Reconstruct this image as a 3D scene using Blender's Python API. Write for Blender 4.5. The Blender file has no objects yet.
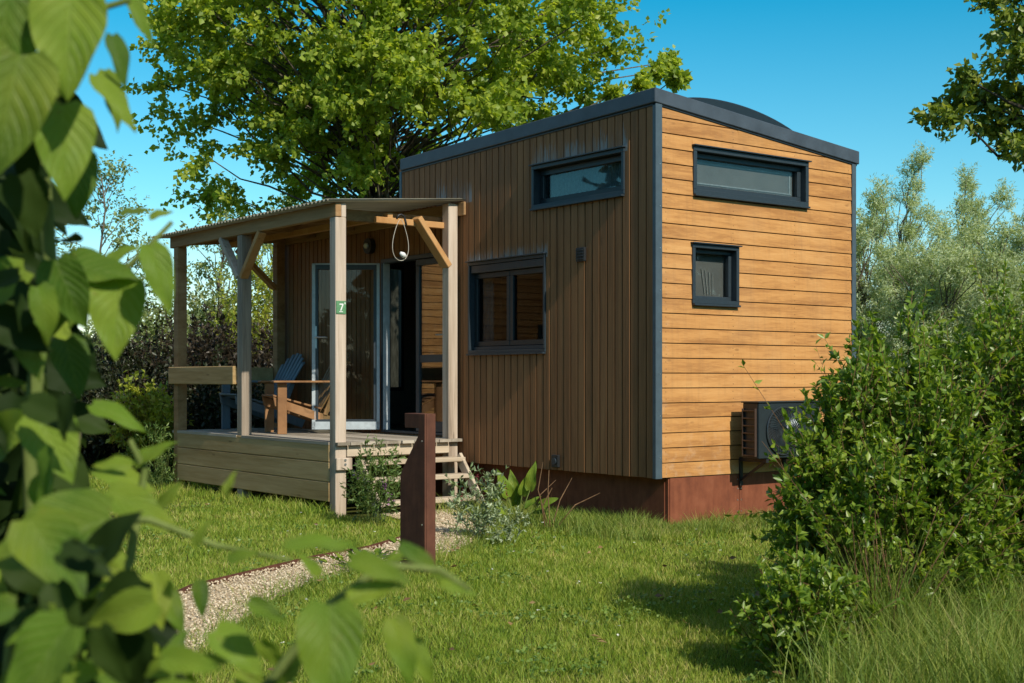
import bpy, math, random
import numpy as np
from mathutils import Vector, Matrix, noise as mnoise
R = math.radians
random.seed(7)
rng = np.random.default_rng(11)
scene = bpy.context.scene
col = scene.collection

# ------------------------------------------------------------------ camera
CAM = np.array([8.174, -7.689, 1.262]); YAW = 0.92309; F = 1338.9; HY = 378.6
FW = np.array([-math.sin(YAW), math.cos(YAW), 0.0]); RT = np.array([math.cos(YAW), math.sin(YAW), 0.0])
cd = bpy.data.cameras.new('camera'); cam = bpy.data.objects.new('camera', cd); col.objects.link(cam)
cam.location = CAM; cam.rotation_euler = (R(90), 0, YAW)
cd.sensor_width = 36; cd.lens = F / 1024 * 36; cd.shift_y = (HY - 341.5) / 1024
cd.clip_start = 0.05; cd.clip_end = 3000
cd.dof.use_dof = True; cd.dof.focus_distance = 11.3; cd.dof.aperture_fstop = 8.0
scene.camera = cam

def at(px, py, depth):
    "world point seen at a pixel, used to lay the plan out from the survey of the photo"
    return CAM + depth * (FW + RT * (px - 512) / F + np.array([0, 0, 1.0]) * (HY - py) / F)

def proj(P):
    d = P - CAM; z = d @ FW
    return 512 + F * (d @ RT) / z, HY - F * d[:, 2] / z, z

# ------------------------------------------------------------------ object helpers
def tag(o, label=None, cat=None, group=None, kind=None):
    if label: o['label'] = label
    if cat: o['category'] = cat
    if group: o['group'] = group
    if kind: o['kind'] = kind
    return o

def empty(name, loc, label, cat, group=None, rz=0):
    o = bpy.data.objects.new(name, None); col.objects.link(o)
    o.location = loc; o.rotation_euler = (0, 0, rz); o.empty_display_size = .1
    return tag(o, label, cat, group)

def link(name, me, m, parent=None, loc=None):
    o = bpy.data.objects.new(name, me); col.objects.link(o)
    if m is not None:
        for mm in (m if isinstance(m, (list, tuple)) else [m]): me.materials.append(mm)
    if parent is not None: o.parent = parent
    if loc is not None: o.location = loc
    return o

def np_mesh(name, V, Fc, mat=None, parent=None, smooth=False, uv=None, loc=None, nrm=None):
    V = np.ascontiguousarray(V, dtype=np.float32); Fc = np.ascontiguousarray(Fc, dtype=np.int32)
    k = Fc.shape[1]; me = bpy.data.meshes.new(name)
    me.vertices.add(len(V)); me.vertices.foreach_set('co', V.ravel())
    me.loops.add(Fc.size); me.loops.foreach_set('vertex_index', Fc.ravel())
    me.polygons.add(len(Fc)); me.polygons.foreach_set('loop_start', np.arange(len(Fc), dtype=np.int32) * k)
    me.update(calc_edges=True)
    if smooth: me.polygons.foreach_set('use_smooth', np.ones(len(Fc), dtype=bool))
    if uv is not None:
        l = me.uv_layers.new(name='UVMap'); l.data.foreach_set('uv', np.ascontiguousarray(uv[Fc.ravel()], dtype=np.float32).ravel())
    return link(name, me, mat, parent, loc)

class MB:
    "collects boxes, bars, tubes and prisms into one mesh"
    def __init__(s): s.v = []; s.f = []
    def add(s, vs, fs):
        n = len(s.v); s.v += [tuple(float(c) for c in p) for p in vs]; s.f += [tuple(i + n for i in f) for f in fs]; return s
    def hexa(s, p): return s.add(p, [(0, 3, 2, 1), (4, 5, 6, 7), (0, 1, 5, 4), (1, 2, 6, 5), (2, 3, 7, 6), (3, 0, 4, 7)])
    def box(s, x0, x1, y0, y1, z0, z1):
        return s.hexa([(x0, y0, z0), (x1, y0, z0), (x1, y1, z0), (x0, y1, z0), (x0, y0, z1), (x1, y0, z1), (x1, y1, z1), (x0, y1, z1)])
    def bar(s, a, b, w, h, up=(0, 0, 1)):
        a = Vector(a); b = Vector(b); d = (b - a).normalized(); u = Vector(up)
        sd = d.cross(u).normalized(); u = sd.cross(d).normalized(); p = []
        for q in (a, b):
            for i, j in ((-1, -1), (1, -1), (1, 1), (-1, 1)): p.append(q + sd * (i * w / 2) + u * (j * h / 2))
        return s.add(p, [(0, 3, 2, 1), (4, 5, 6, 7), (0, 1, 5, 4), (1, 2, 6, 5), (2, 3, 7, 6), (3, 0, 4, 7)])
    def prism(s, pts, axis, a, b):
        "polygon in the plane across axis, extruded from a to b"
        def w(p, t):
            return {'x': (t, p[0], p[1]), 'y': (p[0], t, p[1]), 'z': (p[0], p[1], t)}[axis]
        n = len(pts); vs = [w(p, a) for p in pts] + [w(p, b) for p in pts]
        return s.add(vs, [tuple(range(n))[::-1], tuple(range(n, 2 * n))] + [(i, (i + 1) % n, n + (i + 1) % n, n + i) for i in range(n)])
    def tube(s, pts, r, seg=8, cap=True):
        pts = [Vector(p) for p in pts]; n = len(pts); rr = r if isinstance(r, (list, tuple)) else [r] * n
        vs = []; ref = None
        for i, p in enumerate(pts):
            d = (pts[min(i + 1, n - 1)] - pts[max(i - 1, 0)])
            d = d.normalized() if d.length > 1e-9 else Vector((0, 0, 1))
            if ref is None or abs(ref.dot(d)) > .98: ref = Vector((0, 0, 1)) if abs(d.z) < .9 else Vector((1, 0, 0))
            a = d.cross(ref).normalized(); b = d.cross(a).normalized(); ref = a.cross(d)
            for k in range(seg):
                t = 2 * math.pi * k / seg; vs.append(p + (a * math.cos(t) + b * math.sin(t)) * rr[i])
        fs = [(i * seg + k, i * seg + (k + 1) % seg, (i + 1) * seg + (k + 1) % seg, (i + 1) * seg + k) for i in range(n - 1) for k in range(seg)]
        if cap: fs += [tuple(range(seg))[::-1], tuple(range((n - 1) * seg, n * seg))]
        return s.add(vs, fs)
    def build(s, name, mat, parent=None, bevel=0, smooth=False, loc=None):
        me = bpy.data.meshes.new(name); me.from_pydata(s.v, [], s.f); me.update()
        import bmesh
        bm = bmesh.new(); bm.from_mesh(me); bmesh.ops.recalc_face_normals(bm, faces=bm.faces); bm.to_mesh(me); bm.free()
        if smooth:
            for p in me.polygons: p.use_smooth = True
        o = link(name, me, mat, parent, loc)
        if bevel:
            m = o.modifiers.new('bevel', 'BEVEL'); m.width = bevel; m.segments = 1; m.limit_method = 'ANGLE'; m.angle_limit = R(40)
        return o

# ------------------------------------------------------------------ materials
class NT:
    def __init__(s, name):
        s.m = bpy.data.materials.new(name); s.m.use_nodes = True; s.t = s.m.node_tree; s.n = s.t.nodes
        s.b = s.n['Principled BSDF']; s.out = s.n['Material Output']
    def new(s, t, **kw):
        n = s.n.new(t)
        for k, v in kw.items(): setattr(n, k, v)
        return n
    def l(s, a, b): s.t.links.new(a, b)
    def noise(s, vec, scale, detail=3, rough=.55, dist=0):
        n = s.new('ShaderNodeTexNoise'); n.inputs['Scale'].default_value = scale; n.inputs['Detail'].default_value = detail
        n.inputs['Roughness'].default_value = rough; n.inputs['Distortion'].default_value = dist
        if vec is not None: s.l(vec, n.inputs['Vector'])
        return n.outputs['Fac']
    def mapping(s, vec, sc): 
        n = s.new('ShaderNodeMapping'); n.inputs['Scale'].default_value = sc; s.l(vec, n.inputs['Vector']); return n.outputs[0]
    def pos(s): return s.new('ShaderNodeNewGeometry').outputs['Position']
    def objc(s): return s.new('ShaderNodeTexCoord').outputs['Object']
    def rnd(s): return s.new('ShaderNodeNewGeometry').outputs['Random Per Island']
    def ramp(s, fac, stops):
        n = s.new('ShaderNodeValToRGB'); cr = n.color_ramp
        while len(cr.elements) < len(stops): cr.elements.new(.5)
        for e, (p, c) in zip(cr.elements, stops):
            e.position = p; e.color = (c[0], c[1], c[2], 1) if not isinstance(c, (int, float)) else (c, c, c, 1)
        s.l(fac, n.inputs['Fac']); return n.outputs['Color']
    def math(s, op, a, b=None, clamp=False):
        n = s.new('ShaderNodeMath', operation=op); n.use_clamp = clamp
        for i, x in enumerate((a, b)):
            if x is None: continue
            if isinstance(x, (int, float)): n.inputs[i].default_value = x
            else: s.l(x, n.inputs[i])
        return n.outputs[0]
    def mix(s, fac, a, b, bt='MIX'):
        n = s.new('ShaderNodeMix', data_type='RGBA', blend_type=bt)
        for i, x in ((0, fac), (6, a), (7, b)):
            if isinstance(x, (int, float)): n.inputs[i].default_value = x
            elif isinstance(x, tuple): n.inputs[i].default_value = (*x[:3], 1)
            else: s.l(x, n.inputs[i])
        return n.outputs[2]
    def bump(s, h, strength=.3, dist=.01):
        n = s.new('ShaderNodeBump'); n.inputs['Strength'].default_value = strength; n.inputs['Distance'].default_value = dist
        s.l(h, n.inputs['Height']); s.l(n.outputs[0], s.b.inputs['Normal'])
    def col(s, c):
        if isinstance(c, tuple): s.b.inputs['Base Color'].default_value = (*c, 1)
        else: s.l(c, s.b.inputs['Base Color'])
    def set(s, **kw):
        for k, v in kw.items():
            i = s.b.inputs[k.replace('_', ' ')]
            if isinstance(v, (int, float, tuple)): i.default_value = v
            else: s.l(v, i)
        return s

def wood(name, dark, mid, light, stretch=(1, 1, 1), var=.5, rough=.75, scale=30, spec=.25, knots=True, bumpv=.25, cell=None):
    "stretch: small number along the grain"
    t = NT(name); p = t.objc(); r = t.rnd()
    if cell:
        sx_ = t.new('ShaderNodeSeparateXYZ'); t.l(p, sx_.inputs[0])
        wn_ = t.new('ShaderNodeTexWhiteNoise', noise_dimensions='1D')
        t.l(t.math('FLOOR', t.math('MULTIPLY', t.math('SUBTRACT', sx_.outputs[cell[0]], cell[1]), 1 / cell[2])), wn_.inputs['W']); r = wn_.outputs['Value']
    off = t.new('ShaderNodeVectorMath', operation='ADD'); cmb = t.new('ShaderNodeCombineXYZ')
    k = t.math('MULTIPLY', r, 37.0)
    for i in range(3): t.l(k, cmb.inputs[i])
    t.l(p, off.inputs[0]); t.l(cmb.outputs[0], off.inputs[1])
    q = t.mapping(off.outputs[0], stretch)
    g = t.noise(q, scale, 6, .65, .6); g2 = t.noise(q, scale * .17, 2, .5, .3)
    v = t.math('ADD', t.math('MULTIPLY', g, .75), t.math('MULTIPLY', t.math('SUBTRACT', g2, .5), .95))
    v = t.math('ADD', v, t.math('MULTIPLY', t.math('SUBTRACT', r, .5), var))
    c = t.ramp(v, [(.15, dark), (.42, mid), (.75, light)])
    if knots:
        vo = t.new('ShaderNodeTexVoronoi'); vo.inputs['Scale'].default_value = 5
        s3 = tuple(min(1, a * 4) for a in stretch); t.l(t.mapping(off.outputs[0], s3), vo.inputs['Vector'])
        kn = t.ramp(vo.outputs['Distance'], [(.03, 1.0), (.075, 0.0)])
        c = t.mix(t.math('MULTIPLY', kn, .55), c, tuple(x * .55 for x in dark))
    t.col(c); t.set(Roughness=rough, Specular_IOR_Level=spec)
    t.bump(g, bumpv, .004)
    return t, c

def simple(name, c, rough=.5, metal=0, spec=.5, nz=.12, ns=18, bump=0):
    t = NT(name); n = t.noise(t.objc(), ns, 4)
    t.col(t.ramp(n, [(.3, tuple(x * (1 - nz) for x in c)), (.7, tuple(min(1, x * (1 + nz)) for x in c))]))
    t.set(Roughness=rough, Metallic=metal, Specular_IOR_Level=spec)
    if bump: t.bump(n, bump, .004)
    return t.m

def leafmat(name, a, b, c=None, trans=.3, rough=.45, spec=.4, patch=.5, tscale=1.6):
    t = NT(name); r = t.rnd(); n = t.noise(t.pos(), 1.1, 2)
    v = t.math('ADD', t.math('MULTIPLY', r, 1 - patch * .6), t.math('MULTIPLY', t.math('SUBTRACT', n, .35), patch))
    cc = t.ramp(v, [(.1, a), (.55, b), (.95, c or b)])
    t.col(cc); t.set(Roughness=rough, Specular_IOR_Level=spec)
    tr = t.new('ShaderNodeBsdfTranslucent'); t.l(t.mix(1.0, cc, (tscale * 1.15, tscale * 1.1, tscale * .45), 'MULTIPLY'), tr.inputs['Color'])
    mx = t.new('ShaderNodeMixShader'); mx.inputs[0].default_value = trans
    t.l(t.b.outputs[0], mx.inputs[1]); t.l(tr.outputs[0], mx.inputs[2]); t.l(mx.outputs[0], t.out.inputs[0])
    return t.m

def glass(name, f0=.08, tint=(.72, .78, .78), rough=.015):
    t = NT(name); g = t.new('ShaderNodeBsdfGlossy'); g.inputs['Roughness'].default_value = rough
    tr = t.new('ShaderNodeBsdfTransparent'); tr.inputs['Color'].default_value = (*tint, 1)
    lw = t.new('ShaderNodeLayerWeight'); lw.inputs['Blend'].default_value = .5
    fr = t.math('ADD', t.math('MULTIPLY', t.math('POWER', lw.outputs['Facing'], 5.0), 1 - f0), f0)
    n = t.noise(t.pos(), 2.2, 2); bp = t.new('ShaderNodeBump'); bp.inputs['Strength'].default_value = .012; bp.inputs['Distance'].default_value = .02
    t.l(n, bp.inputs['Height']); t.l(bp.outputs[0], g.inputs['Normal'])
    mx = t.new('ShaderNodeMixShader'); t.l(fr, mx.inputs[0]); t.l(tr.outputs[0], mx.inputs[1]); t.l(g.outputs[0], mx.inputs[2])
    t.l(mx.outputs[0], t.out.inputs[0]); return t.m

M = {}
# dark weathered upright boards on the long wall, with pale blue-grey streaks above the windows
t, c = wood('dark_board', (.19, .082, .031), (.285, .126, .048), (.36, .175, .072), (1, 1, .05), .09, .7, 55, cell=('X', -6.84, 6.84 / 69))
geo = t.pos(); sp = t.new('ShaderNodeSeparateXYZ'); t.l(geo, sp.inputs[0]); X_, Z_ = sp.outputs['X'], sp.outputs['Z']
st = t.noise(t.mapping(geo, (1, 1, .1)), 60, 3)
def streak(x0, x1, zb, zh, amt):
    a = t.ramp(t.math('MULTIPLY', t.math('SUBTRACT', Z_, zb), 1 / zh), [(0, 1.0), (1, 0.0)])
    inz = t.math('GREATER_THAN', Z_, zb - .03)
    inx = t.math('MULTIPLY', t.math('GREATER_THAN', X_, x0), t.math('LESS_THAN', X_, x1))
    e = t.math('SUBTRACT', t.math('ADD', t.math('MULTIPLY', st, 1.5), t.math('MULTIPLY', a, .75)), 1.05, True)
    return t.math('MULTIPLY', t.math('MULTIPLY', e, t.math('MULTIPLY', inz, inx)), amt)
s1 = t.math('ADD', streak(-1.66, -.33, 3.235, .26, 2.0), streak(-2.7, -1.42, 2.41, .16, 1.8))
s1 = t.math('ADD', s1, streak(-3.25, -2.62, 3.04, .34, 1.6))
bn = t.new('ShaderNodeTexWhiteNoise', noise_dimensions='1D'); t.l(t.math('FLOOR', t.math('MULTIPLY', t.math('SUBTRACT', X_, -6.84), 69 / 6.84)), bn.inputs['W'])
s1 = t.math('MULTIPLY', s1, t.math('ADD', t.math('MULTIPLY', bn.outputs['Value'], 1.3), .1))
c2 = t.mix(t.math('MINIMUM', s1, .7), c, (.30, .34, .36))
gr_ = t.noise(geo, 1.3, 3); c2 = t.mix(t.math('MULTIPLY', gr_, .25), c2, (.15, .105, .06))
t.col(c2); M['dark_board'] = t.m
t, c = wood('orange_board', (.33, .145, .042), (.49, .235, .072), (.59, .31, .108), (1, .10, 1), .20, .62, 64, .3, cell=('Z', .43, .1255))
geo = t.pos(); sp = t.new('ShaderNodeSeparateXYZ'); t.l(geo, sp.inputs[0])
edge = t.ramp(sp.outputs['Y'], [(.05, 1.0), (.16, 0.0)])
low = t.ramp(sp.outputs['Z'], [(.43, 1.0), (.95, 0.0)])
bl = t.math('MULTIPLY', t.math('MAXIMUM', t.math('MULTIPLY', edge, .7), low), t.ramp(t.noise(geo, 9, 5, .7), [(.52, 0.0), (.8, .6)]))
c = t.mix(t.math('MULTIPLY', t.ramp(t.noise(t.mapping(geo, (1, 1, .06)), 26, 4, .6), [(.5, 0.0), (.75, 1.0)]), .22), c, (.20, .10, .045))
c = t.mix(t.math('MULTIPLY', t.ramp(t.noise(geo, 1.6, 4), [(.45, 0.0), (.75, 1.0)]), .25), c, (.50, .30, .14))
fz = t.math('SUBTRACT', t.math('PINGPONG', t.math('SUBTRACT', sp.outputs['Z'], .43 + .1255 / 2), .1255 / 2), .030)
dd = None
for y0 in (.095, .90, 1.70, 2.455):
    q = t.math('ADD', t.math('POWER', t.math('SUBTRACT', sp.outputs['Y'], y0), 2.0), t.math('POWER', fz, 2.0)); dd = q if dd is None else t.math('MINIMUM', dd, q)
c = t.mix(t.math('MULTIPLY', t.math('LESS_THAN', dd, .0045 ** 2), .8), c, (.05, .03, .015))
t.col(t.mix(bl, c, (.55, .42, .30))); M['orange_board'] = t.m
M['timber_grey'] = wood('grey_timber', (.20, .15, .11), (.43, .34, .26), (.60, .50, .41), (1, 1, .06), .3, .8, 30)[0].m
M['timber_old'] = wood('old_grey_timber', (.13, .10, .075), (.27, .215, .165), (.40, .335, .265), (1, 1, .06), .3, .8, 30)[0].m
M['timber_beam'] = wood('aged_beam', (.14, .075, .03), (.28, .155, .066), (.40, .245, .12), (.07, .5, 1), .3, .8, 26)[0].m
M['timber_orange'] = wood('fresh_brace', (.26, .12, .04), (.42, .21, .075), (.52, .30, .13), (.25, .25, .25), .3, .7, 26)[0].m
M['deck'] = wood('deck_board', (.20, .17, .13), (.35, .30, .24), (.48, .42, .34), (.06, 1, 1), .45, .85, 32)[0].m
M['skirting'] = wood('greenish_plank', (.19, .115, .046), (.36, .235, .10), (.50, .35, .175), (.06, 1, 1), .35, .8, 28)[0].m
M['step_wood'] = wood('pale_step', (.30, .23, .16), (.47, .38, .28), (.58, .49, .38), (1, .06, 1), .3, .8, 28)[0].m
M['chair_blue'] = wood('blue_grey_paint', (.075, .105, .135), (.13, .175, .215), (.20, .26, .31), (.3, .3, .08), .35, .6, 26)[0].m
M['chair_orange'] = wood('oiled_chair_wood', (.15, .07, .028), (.26, .13, .055), (.36, .20, .095), (.2, .2, .2), .35, .6, 26)[0].m
M['cabinet'] = wood('cabinet_wood', (.20, .11, .05), (.34, .20, .10), (.44, .28, .15), (.08, 1, 1), .2, .5, 24)[0].m
M['inside'] = simple('interior_panel', (.26, .20, .15), .7)
M['floor_in'] = simple('interior_floor', (.22, .15, .09), .5)
M['frame'] = simple('anthracite_frame', (.022, .033, .042), .42, 0, .5, .12, 30)
M['frame_dark'] = simple('black_sash', (.012, .017, .021), .4, 0, .5)
M['trim'] = simple('blue_grey_trim', (.058, .085, .105), .45, 0, .5)
M['roof'] = simple('grey_roof_metal', (.05, .066, .085), .5, 0, .45, .2, 6)
M['dome'] = simple('roof_dome_plastic', (.012, .016, .020), .35)
M['door'] = simple('door_aluminium', (.035, .045, .055), .4)
M['door_pale'] = simple('pale_door_edge', (.42, .47, .50), .35)
M['metal'] = simple('brushed_steel', (.55, .56, .56), .35, .9)
M['black'] = simple('black_plastic', (.012, .013, .014), .5)
M['white'] = simple('white_plastic', (.72, .72, .70), .5)
M['cable'] = simple('pale_cable', (.48, .44, .37), .6)
M['sign_green'] = simple('sign_green', (.10, .25, .12), .5, 0, .4, .15, 40)
M['cloth'] = simple('grey_blind', (.26, .29, .31), .9, 0, .1, .2, 30)
M['screen'] = simple('insect_screen', (.15, .15, .147), .9, 0, .1, .10, 5)
M['paper'] = simple('pale_paper', (.5, .5, .47), .9)
M['ac'] = simple('ac_casing', (.016, .023, .026), .45, 0, .5)
M['ac_side'] = simple('ac_brown_side', (.055, .032, .022), .5)
M['wire'] = simple('ac_grille_wire', (.07, .085, .095), .3, .6)
M['glass'] = glass('window_glass', .012, (.5, .55, .56)); M['glass_up'] = glass('upper_glass', .06)
M['glass_door'] = glass('door_glass', .02, (.85, .88, .86)); M['glass_side'] = glass('mirror_door_glass', .17, (.6, .62, .6)); M['glass_end'] = glass('end_glass', .04, (.85, .87, .86))
# corten
def corten(name, a, b, c_):
    t = NT(name); p = t.pos(); n = t.noise(p, 7, 6, .65); n2 = t.noise(t.mapping(p, (1, 1, .15)), 22, 4, .6)
    v = t.math('ADD', t.math('MULTIPLY', n, .6), t.math('MULTIPLY', n2, .4))
    t.col(t.ramp(v, [(.32, a), (.5, b), (.68, c_)])); t.set(Roughness=.8, Specular_IOR_Level=.25, Metallic=.1); t.bump(t.noise(p, 160, 3), .2, .002); return t.m
M['corten'] = corten('rusted_steel', (.135, .042, .022), (.20, .062, .030), (.26, .088, .044))
M['corten_dark'] = corten('dark_rusted_steel', (.072, .030, .019), (.105, .042, .026), (.15, .06, .036))
# corrugated sheet: pale, slightly see-through
t = NT('corrugated_sheet'); n = t.noise(t.objc(), 5, 4)
c = t.ramp(n, [(.3, (.25, .235, .175)), (.7, (.36, .34, .26))]); t.col(c); t.set(Roughness=.55)
tr = t.new('ShaderNodeBsdfTranslucent'); tr.inputs['Color'].default_value = (.6, .56, .42, 1)
mx = t.new('ShaderNodeMixShader'); mx.inputs[0].default_value = .3
t.l(t.b.outputs[0], mx.inputs[1]); t.l(tr.outputs[0], mx.inputs[2]); t.l(mx.outputs[0], t.out.inputs[0]); M['sheet'] = t.m
# ground
t = NT('lawn_soil'); p = t.pos(); n = t.noise(p, 1.4, 4, .6); n2 = t.noise(p, 38, 3)
c = t.ramp(n, [(.32, (.05, .065, .014)), (.55, (.09, .10, .022)), (.75, (.15, .135, .045))])
t.col(t.mix(t.math('MULTIPLY', n2, .7), c, (.03, .035, .012))); t.set(Roughness=.95, Specular_IOR_Level=.05); t.bump(n2, .6, .02); M['soil'] = t.m
t = NT('gravel_path'); p = t.pos(); vo = t.new('ShaderNodeTexVoronoi'); vo.inputs['Scale'].default_value = 55; t.l(p, vo.inputs['Vector'])
hs = t.new('ShaderNodeSeparateColor'); t.l(vo.outputs['Color'], hs.inputs[0])
c = t.ramp(hs.outputs[0], [(0, (.34, .25, .15)), (.5, (.54, .43, .28)), (1, (.70, .59, .42))])
c = t.mix(t.ramp(t.noise(p, 3, 4), [(.4, 0.0), (.75, .5)]), c, (.26, .20, .12))
t.col(c); t.set(Roughness=.9, Specular_IOR_Level=.15); t.bump(vo.outputs['Distance'], -.8, .012); M['gravel'] = t.m
t = NT('pebble'); t.col(t.ramp(t.rnd(), [(0, (.30, .22, .13)), (.5, (.52, .41, .27)), (1, (.72, .62, .46))])); t.set(Roughness=.85); M['pebble'] = t.m
def bark(name, a, b):
    t = NT(name); p = t.pos(); n = t.noise(t.mapping(p, (1, 1, .25)), 16, 5, .65)
    t.col(t.ramp(n, [(.35, a), (.65, b)])); t.set(Roughness=.9, Specular_IOR_Level=.1); t.bump(n, .5, .02); return t.m
M['bark'] = bark('grey_brown_bark', (.055, .045, .032), (.17, .145, .11))
M['bark_dark'] = bark('dark_bark', (.028, .022, .015), (.085, .068, .048))
M['twig'] = bark('red_brown_twig', (.10, .055, .028), (.22, .13, .07))
M['stem_green'] = bark('green_stem', (.08, .11, .025), (.17, .21, .06))
# grass blades
def grassmat(name, stops, trans=.35):
    t = NT(name); r = t.rnd(); n = t.noise(t.pos(), 1.6, 5, .7)
    v = t.math('ADD', t.math('MULTIPLY', r, .6), t.math('MULTIPLY', t.math('SUBTRACT', n, .3), 1.0))
    c = t.ramp(v, stops); t.col(c); t.set(Roughness=.55, Specular_IOR_Level=.3)
    tr = t.new('ShaderNodeBsdfTranslucent'); t.l(t.mix(1.0, c, (1.5, 1.45, .6), 'MULTIPLY'), tr.inputs['Color'])
    mx = t.new('ShaderNodeMixShader'); mx.inputs[0].default_value = trans
    t.l(t.b.outputs[0], mx.inputs[1]); t.l(tr.outputs[0], mx.inputs[2]); t.l(mx.outputs[0], t.out.inputs[0]); return t.m
M['lawn'] = grassmat('lawn_blade', [(.05, (.08, .16, .013)), (.42, (.20, .29, .028)), (.68, (.32, .37, .055)), (.95, (.58, .48, .20))])
M['tall_grass'] = grassmat('tall_grass_blade', [(.1, (.09, .15, .022)), (.45, (.17, .25, .04)), (.72, (.30, .34, .07)), (.92, (.52, .42, .20))])
# foliage
M['maple'] = leafmat('maple_leaf', (.16, .24, .026), (.30, .385, .05), (.50, .52, .10), .5)
M['oak'] = leafmat('oak_leaf', (.075, .13, .016), (.19, .25, .034), (.38, .39, .085), .38, .4, .5)
M['willow'] = leafmat('willow_leaf', (.28, .36, .19), (.43, .50, .30), (.58, .63, .44), .35)
M['backtree'] = leafmat('pale_back_leaf', (.14, .20, .08), (.25, .31, .12), (.38, .42, .20), .38)
M['yellowbush'] = leafmat('yellow_green_leaf', (.17, .23, .025), (.32, .35, .04), (.45, .45, .08), .38)
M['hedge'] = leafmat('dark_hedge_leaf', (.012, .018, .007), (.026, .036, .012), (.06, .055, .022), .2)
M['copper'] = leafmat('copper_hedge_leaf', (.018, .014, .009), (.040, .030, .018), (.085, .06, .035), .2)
M['bush'] = leafmat('bush_leaf', (.085, .165, .016), (.19, .285, .03), (.35, .41, .065), .38, .38, .5)
M['sage'] = leafmat('sage_leaf', (.18, .25, .12), (.32, .38, .22), (.50, .54, .38), .2)
M['feather'] = leafmat('feathery_leaf', (.07, .13, .03), (.13, .20, .05), (.22, .29, .09), .3)
M['lilac'] = leafmat('lilac_petal', (.30, .13, .32), (.42, .22, .44), (.6, .4, .6), .3)
M['redspike'] = leafmat('red_flower', (.16, .02, .03), (.24, .04, .05), (.34, .08, .09), .2)
M['clover'] = leafmat('clover_leaf', (.10, .18, .03), (.17, .26, .05), (.28, .36, .09), .3)
M['dead'] = leafmat('dry_leaf', (.13, .075, .03), (.24, .15, .06), (.38, .27, .12), .1)
M['daisy'] = leafmat('white_petal', (.6, .6, .55), (.75, .75, .7), (.8, .8, .75), .2)
# big foreground leaf with veins
t = NT('broad_leaf'); uvn = t.new('ShaderNodeTexCoord').outputs['UV']; sx = t.new('ShaderNodeSeparateXYZ'); t.l(uvn, sx.inputs[0])
au = t.math('ABSOLUTE', t.math('SUBTRACT', sx.outputs['X'], .5))
ph = t.math('ADD', sx.outputs['Y'], t.math('MULTIPLY', au, -.85))
wv = t.math('PINGPONG', t.math('MULTIPLY', ph, 7.0), .5)
vein = t.math('MAXIMUM', t.ramp(wv, [(.0, 1.0), (.14, 0.0)]), t.ramp(au, [(.0, 1.0), (.022, 0.0)]))
r = t.rnd(); n = t.noise(t.pos(), 24, 3)
base = t.ramp(t.math('ADD', t.math('MULTIPLY', r, .75), t.math('MULTIPLY', n, .25)), [(.15, (.045, .105, .008)), (.5, (.115, .20, .015)), (.9, (.23, .31, .032))])
fv = t.new('ShaderNodeTexVoronoi', feature='DISTANCE_TO_EDGE'); fv.inputs['Scale'].default_value = 26; t.l(uvn, fv.inputs['Vector'])
net = t.ramp(fv.outputs['Distance'], [(0, 1.0), (.07, 0.0)])
base = t.mix(t.math('MULTIPLY', net, .22), base, (.30, .38, .10))
spot = t.ramp(t.noise(t.pos(), 95, 4, .6), [(.66, 0.0), (.72, 1.0)]); base = t.mix(t.math('MULTIPLY', spot, .55), base, (.16, .10, .03))
base = t.mix(t.ramp(t.noise(t.pos(), 9, 2), [(.45, 0.0), (.75, .6)]), base, (.27, .30, .03))
c = t.mix(t.math('MULTIPLY', vein, .38), base, (.27, .36, .09)); t.col(c); t.set(Roughness=.48, Specular_IOR_Level=.2)
t.bump(t.math('SUBTRACT', t.math('ABSOLUTE', t.math('SUBTRACT', wv, .25)), vein), .45, .005)
tr = t.new('ShaderNodeBsdfTranslucent'); t.l(t.mix(1.0, c, (1.8, 1.9, .55), 'MULTIPLY'), tr.inputs['Color'])
mx = t.new('ShaderNodeMixShader'); mx.inputs[0].default_value = .28
t.l(t.b.outputs[0], mx.inputs[1]); t.l(tr.outputs[0], mx.inputs[2]); t.l(mx.outputs[0], t.out.inputs[0]); M['broad'] = t.m
M['broad_shade'] = leafmat('painted_shade_leaf', (.008, .018, .004), (.018, .036, .006), (.05, .08, .012), .2, .6, .1)  # shade put into the colour: dark copy for the foreground leaves
# neighbour roof
M['tile'] = simple('dark_roof_cover', (.05, .055, .06), .7)

# ------------------------------------------------------------------ light
SUN_EL, SUN_AZ = R(38), R(-2.5)          # azimuth from +X towards +Y
sd = Vector((math.cos(SUN_EL) * math.cos(SUN_AZ), math.cos(SUN_EL) * math.sin(SUN_AZ), math.sin(SUN_EL)))
L = bpy.data.lights.new('sun', 'SUN'); L.energy = 5.0; L.angle = R(.53); L.color = (1, .93, .79)
so = bpy.data.objects.new('sun', L); col.objects.link(so); so.rotation_euler = sd.to_track_quat('Z', 'Y').to_euler(); so.location = (20, 0, 20)
wd = bpy.data.worlds.new('World'); scene.world = wd; wd.use_nodes = True
wn = wd.node_tree.nodes; bg = wn['Background']; sky = wn.new('ShaderNodeTexSky'); sky.sky_type = 'NISHITA'; sky.sun_disc = False
sky.sun_elevation = SUN_EL; sky.sun_rotation = R(90) - SUN_AZ; sky.air_density = 1.0; sky.dust_density = .4; sky.ozone_density = 1.5
gen = wn.new('ShaderNodeTexCoord'); sepz = wn.new('ShaderNodeSeparateXYZ'); lk = wd.node_tree.links
lk.new(gen.outputs['Generated'], sepz.inputs[0]); rmp = wn.new('ShaderNodeValToRGB'); cr = rmp.color_ramp
for q in range(2): cr.elements.new(.5)
for e, (p_, c_) in zip(cr.elements, [(.03, (.82, .87, .85)), (.13, (.38, .80, .82)), (.28, (.025, .66, .77)), (.55, (1.0, .91, .80))]): e.position = p_; e.color = (*c_, 1)
lk.new(sepz.outputs['Z'], rmp.inputs[0])
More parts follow.
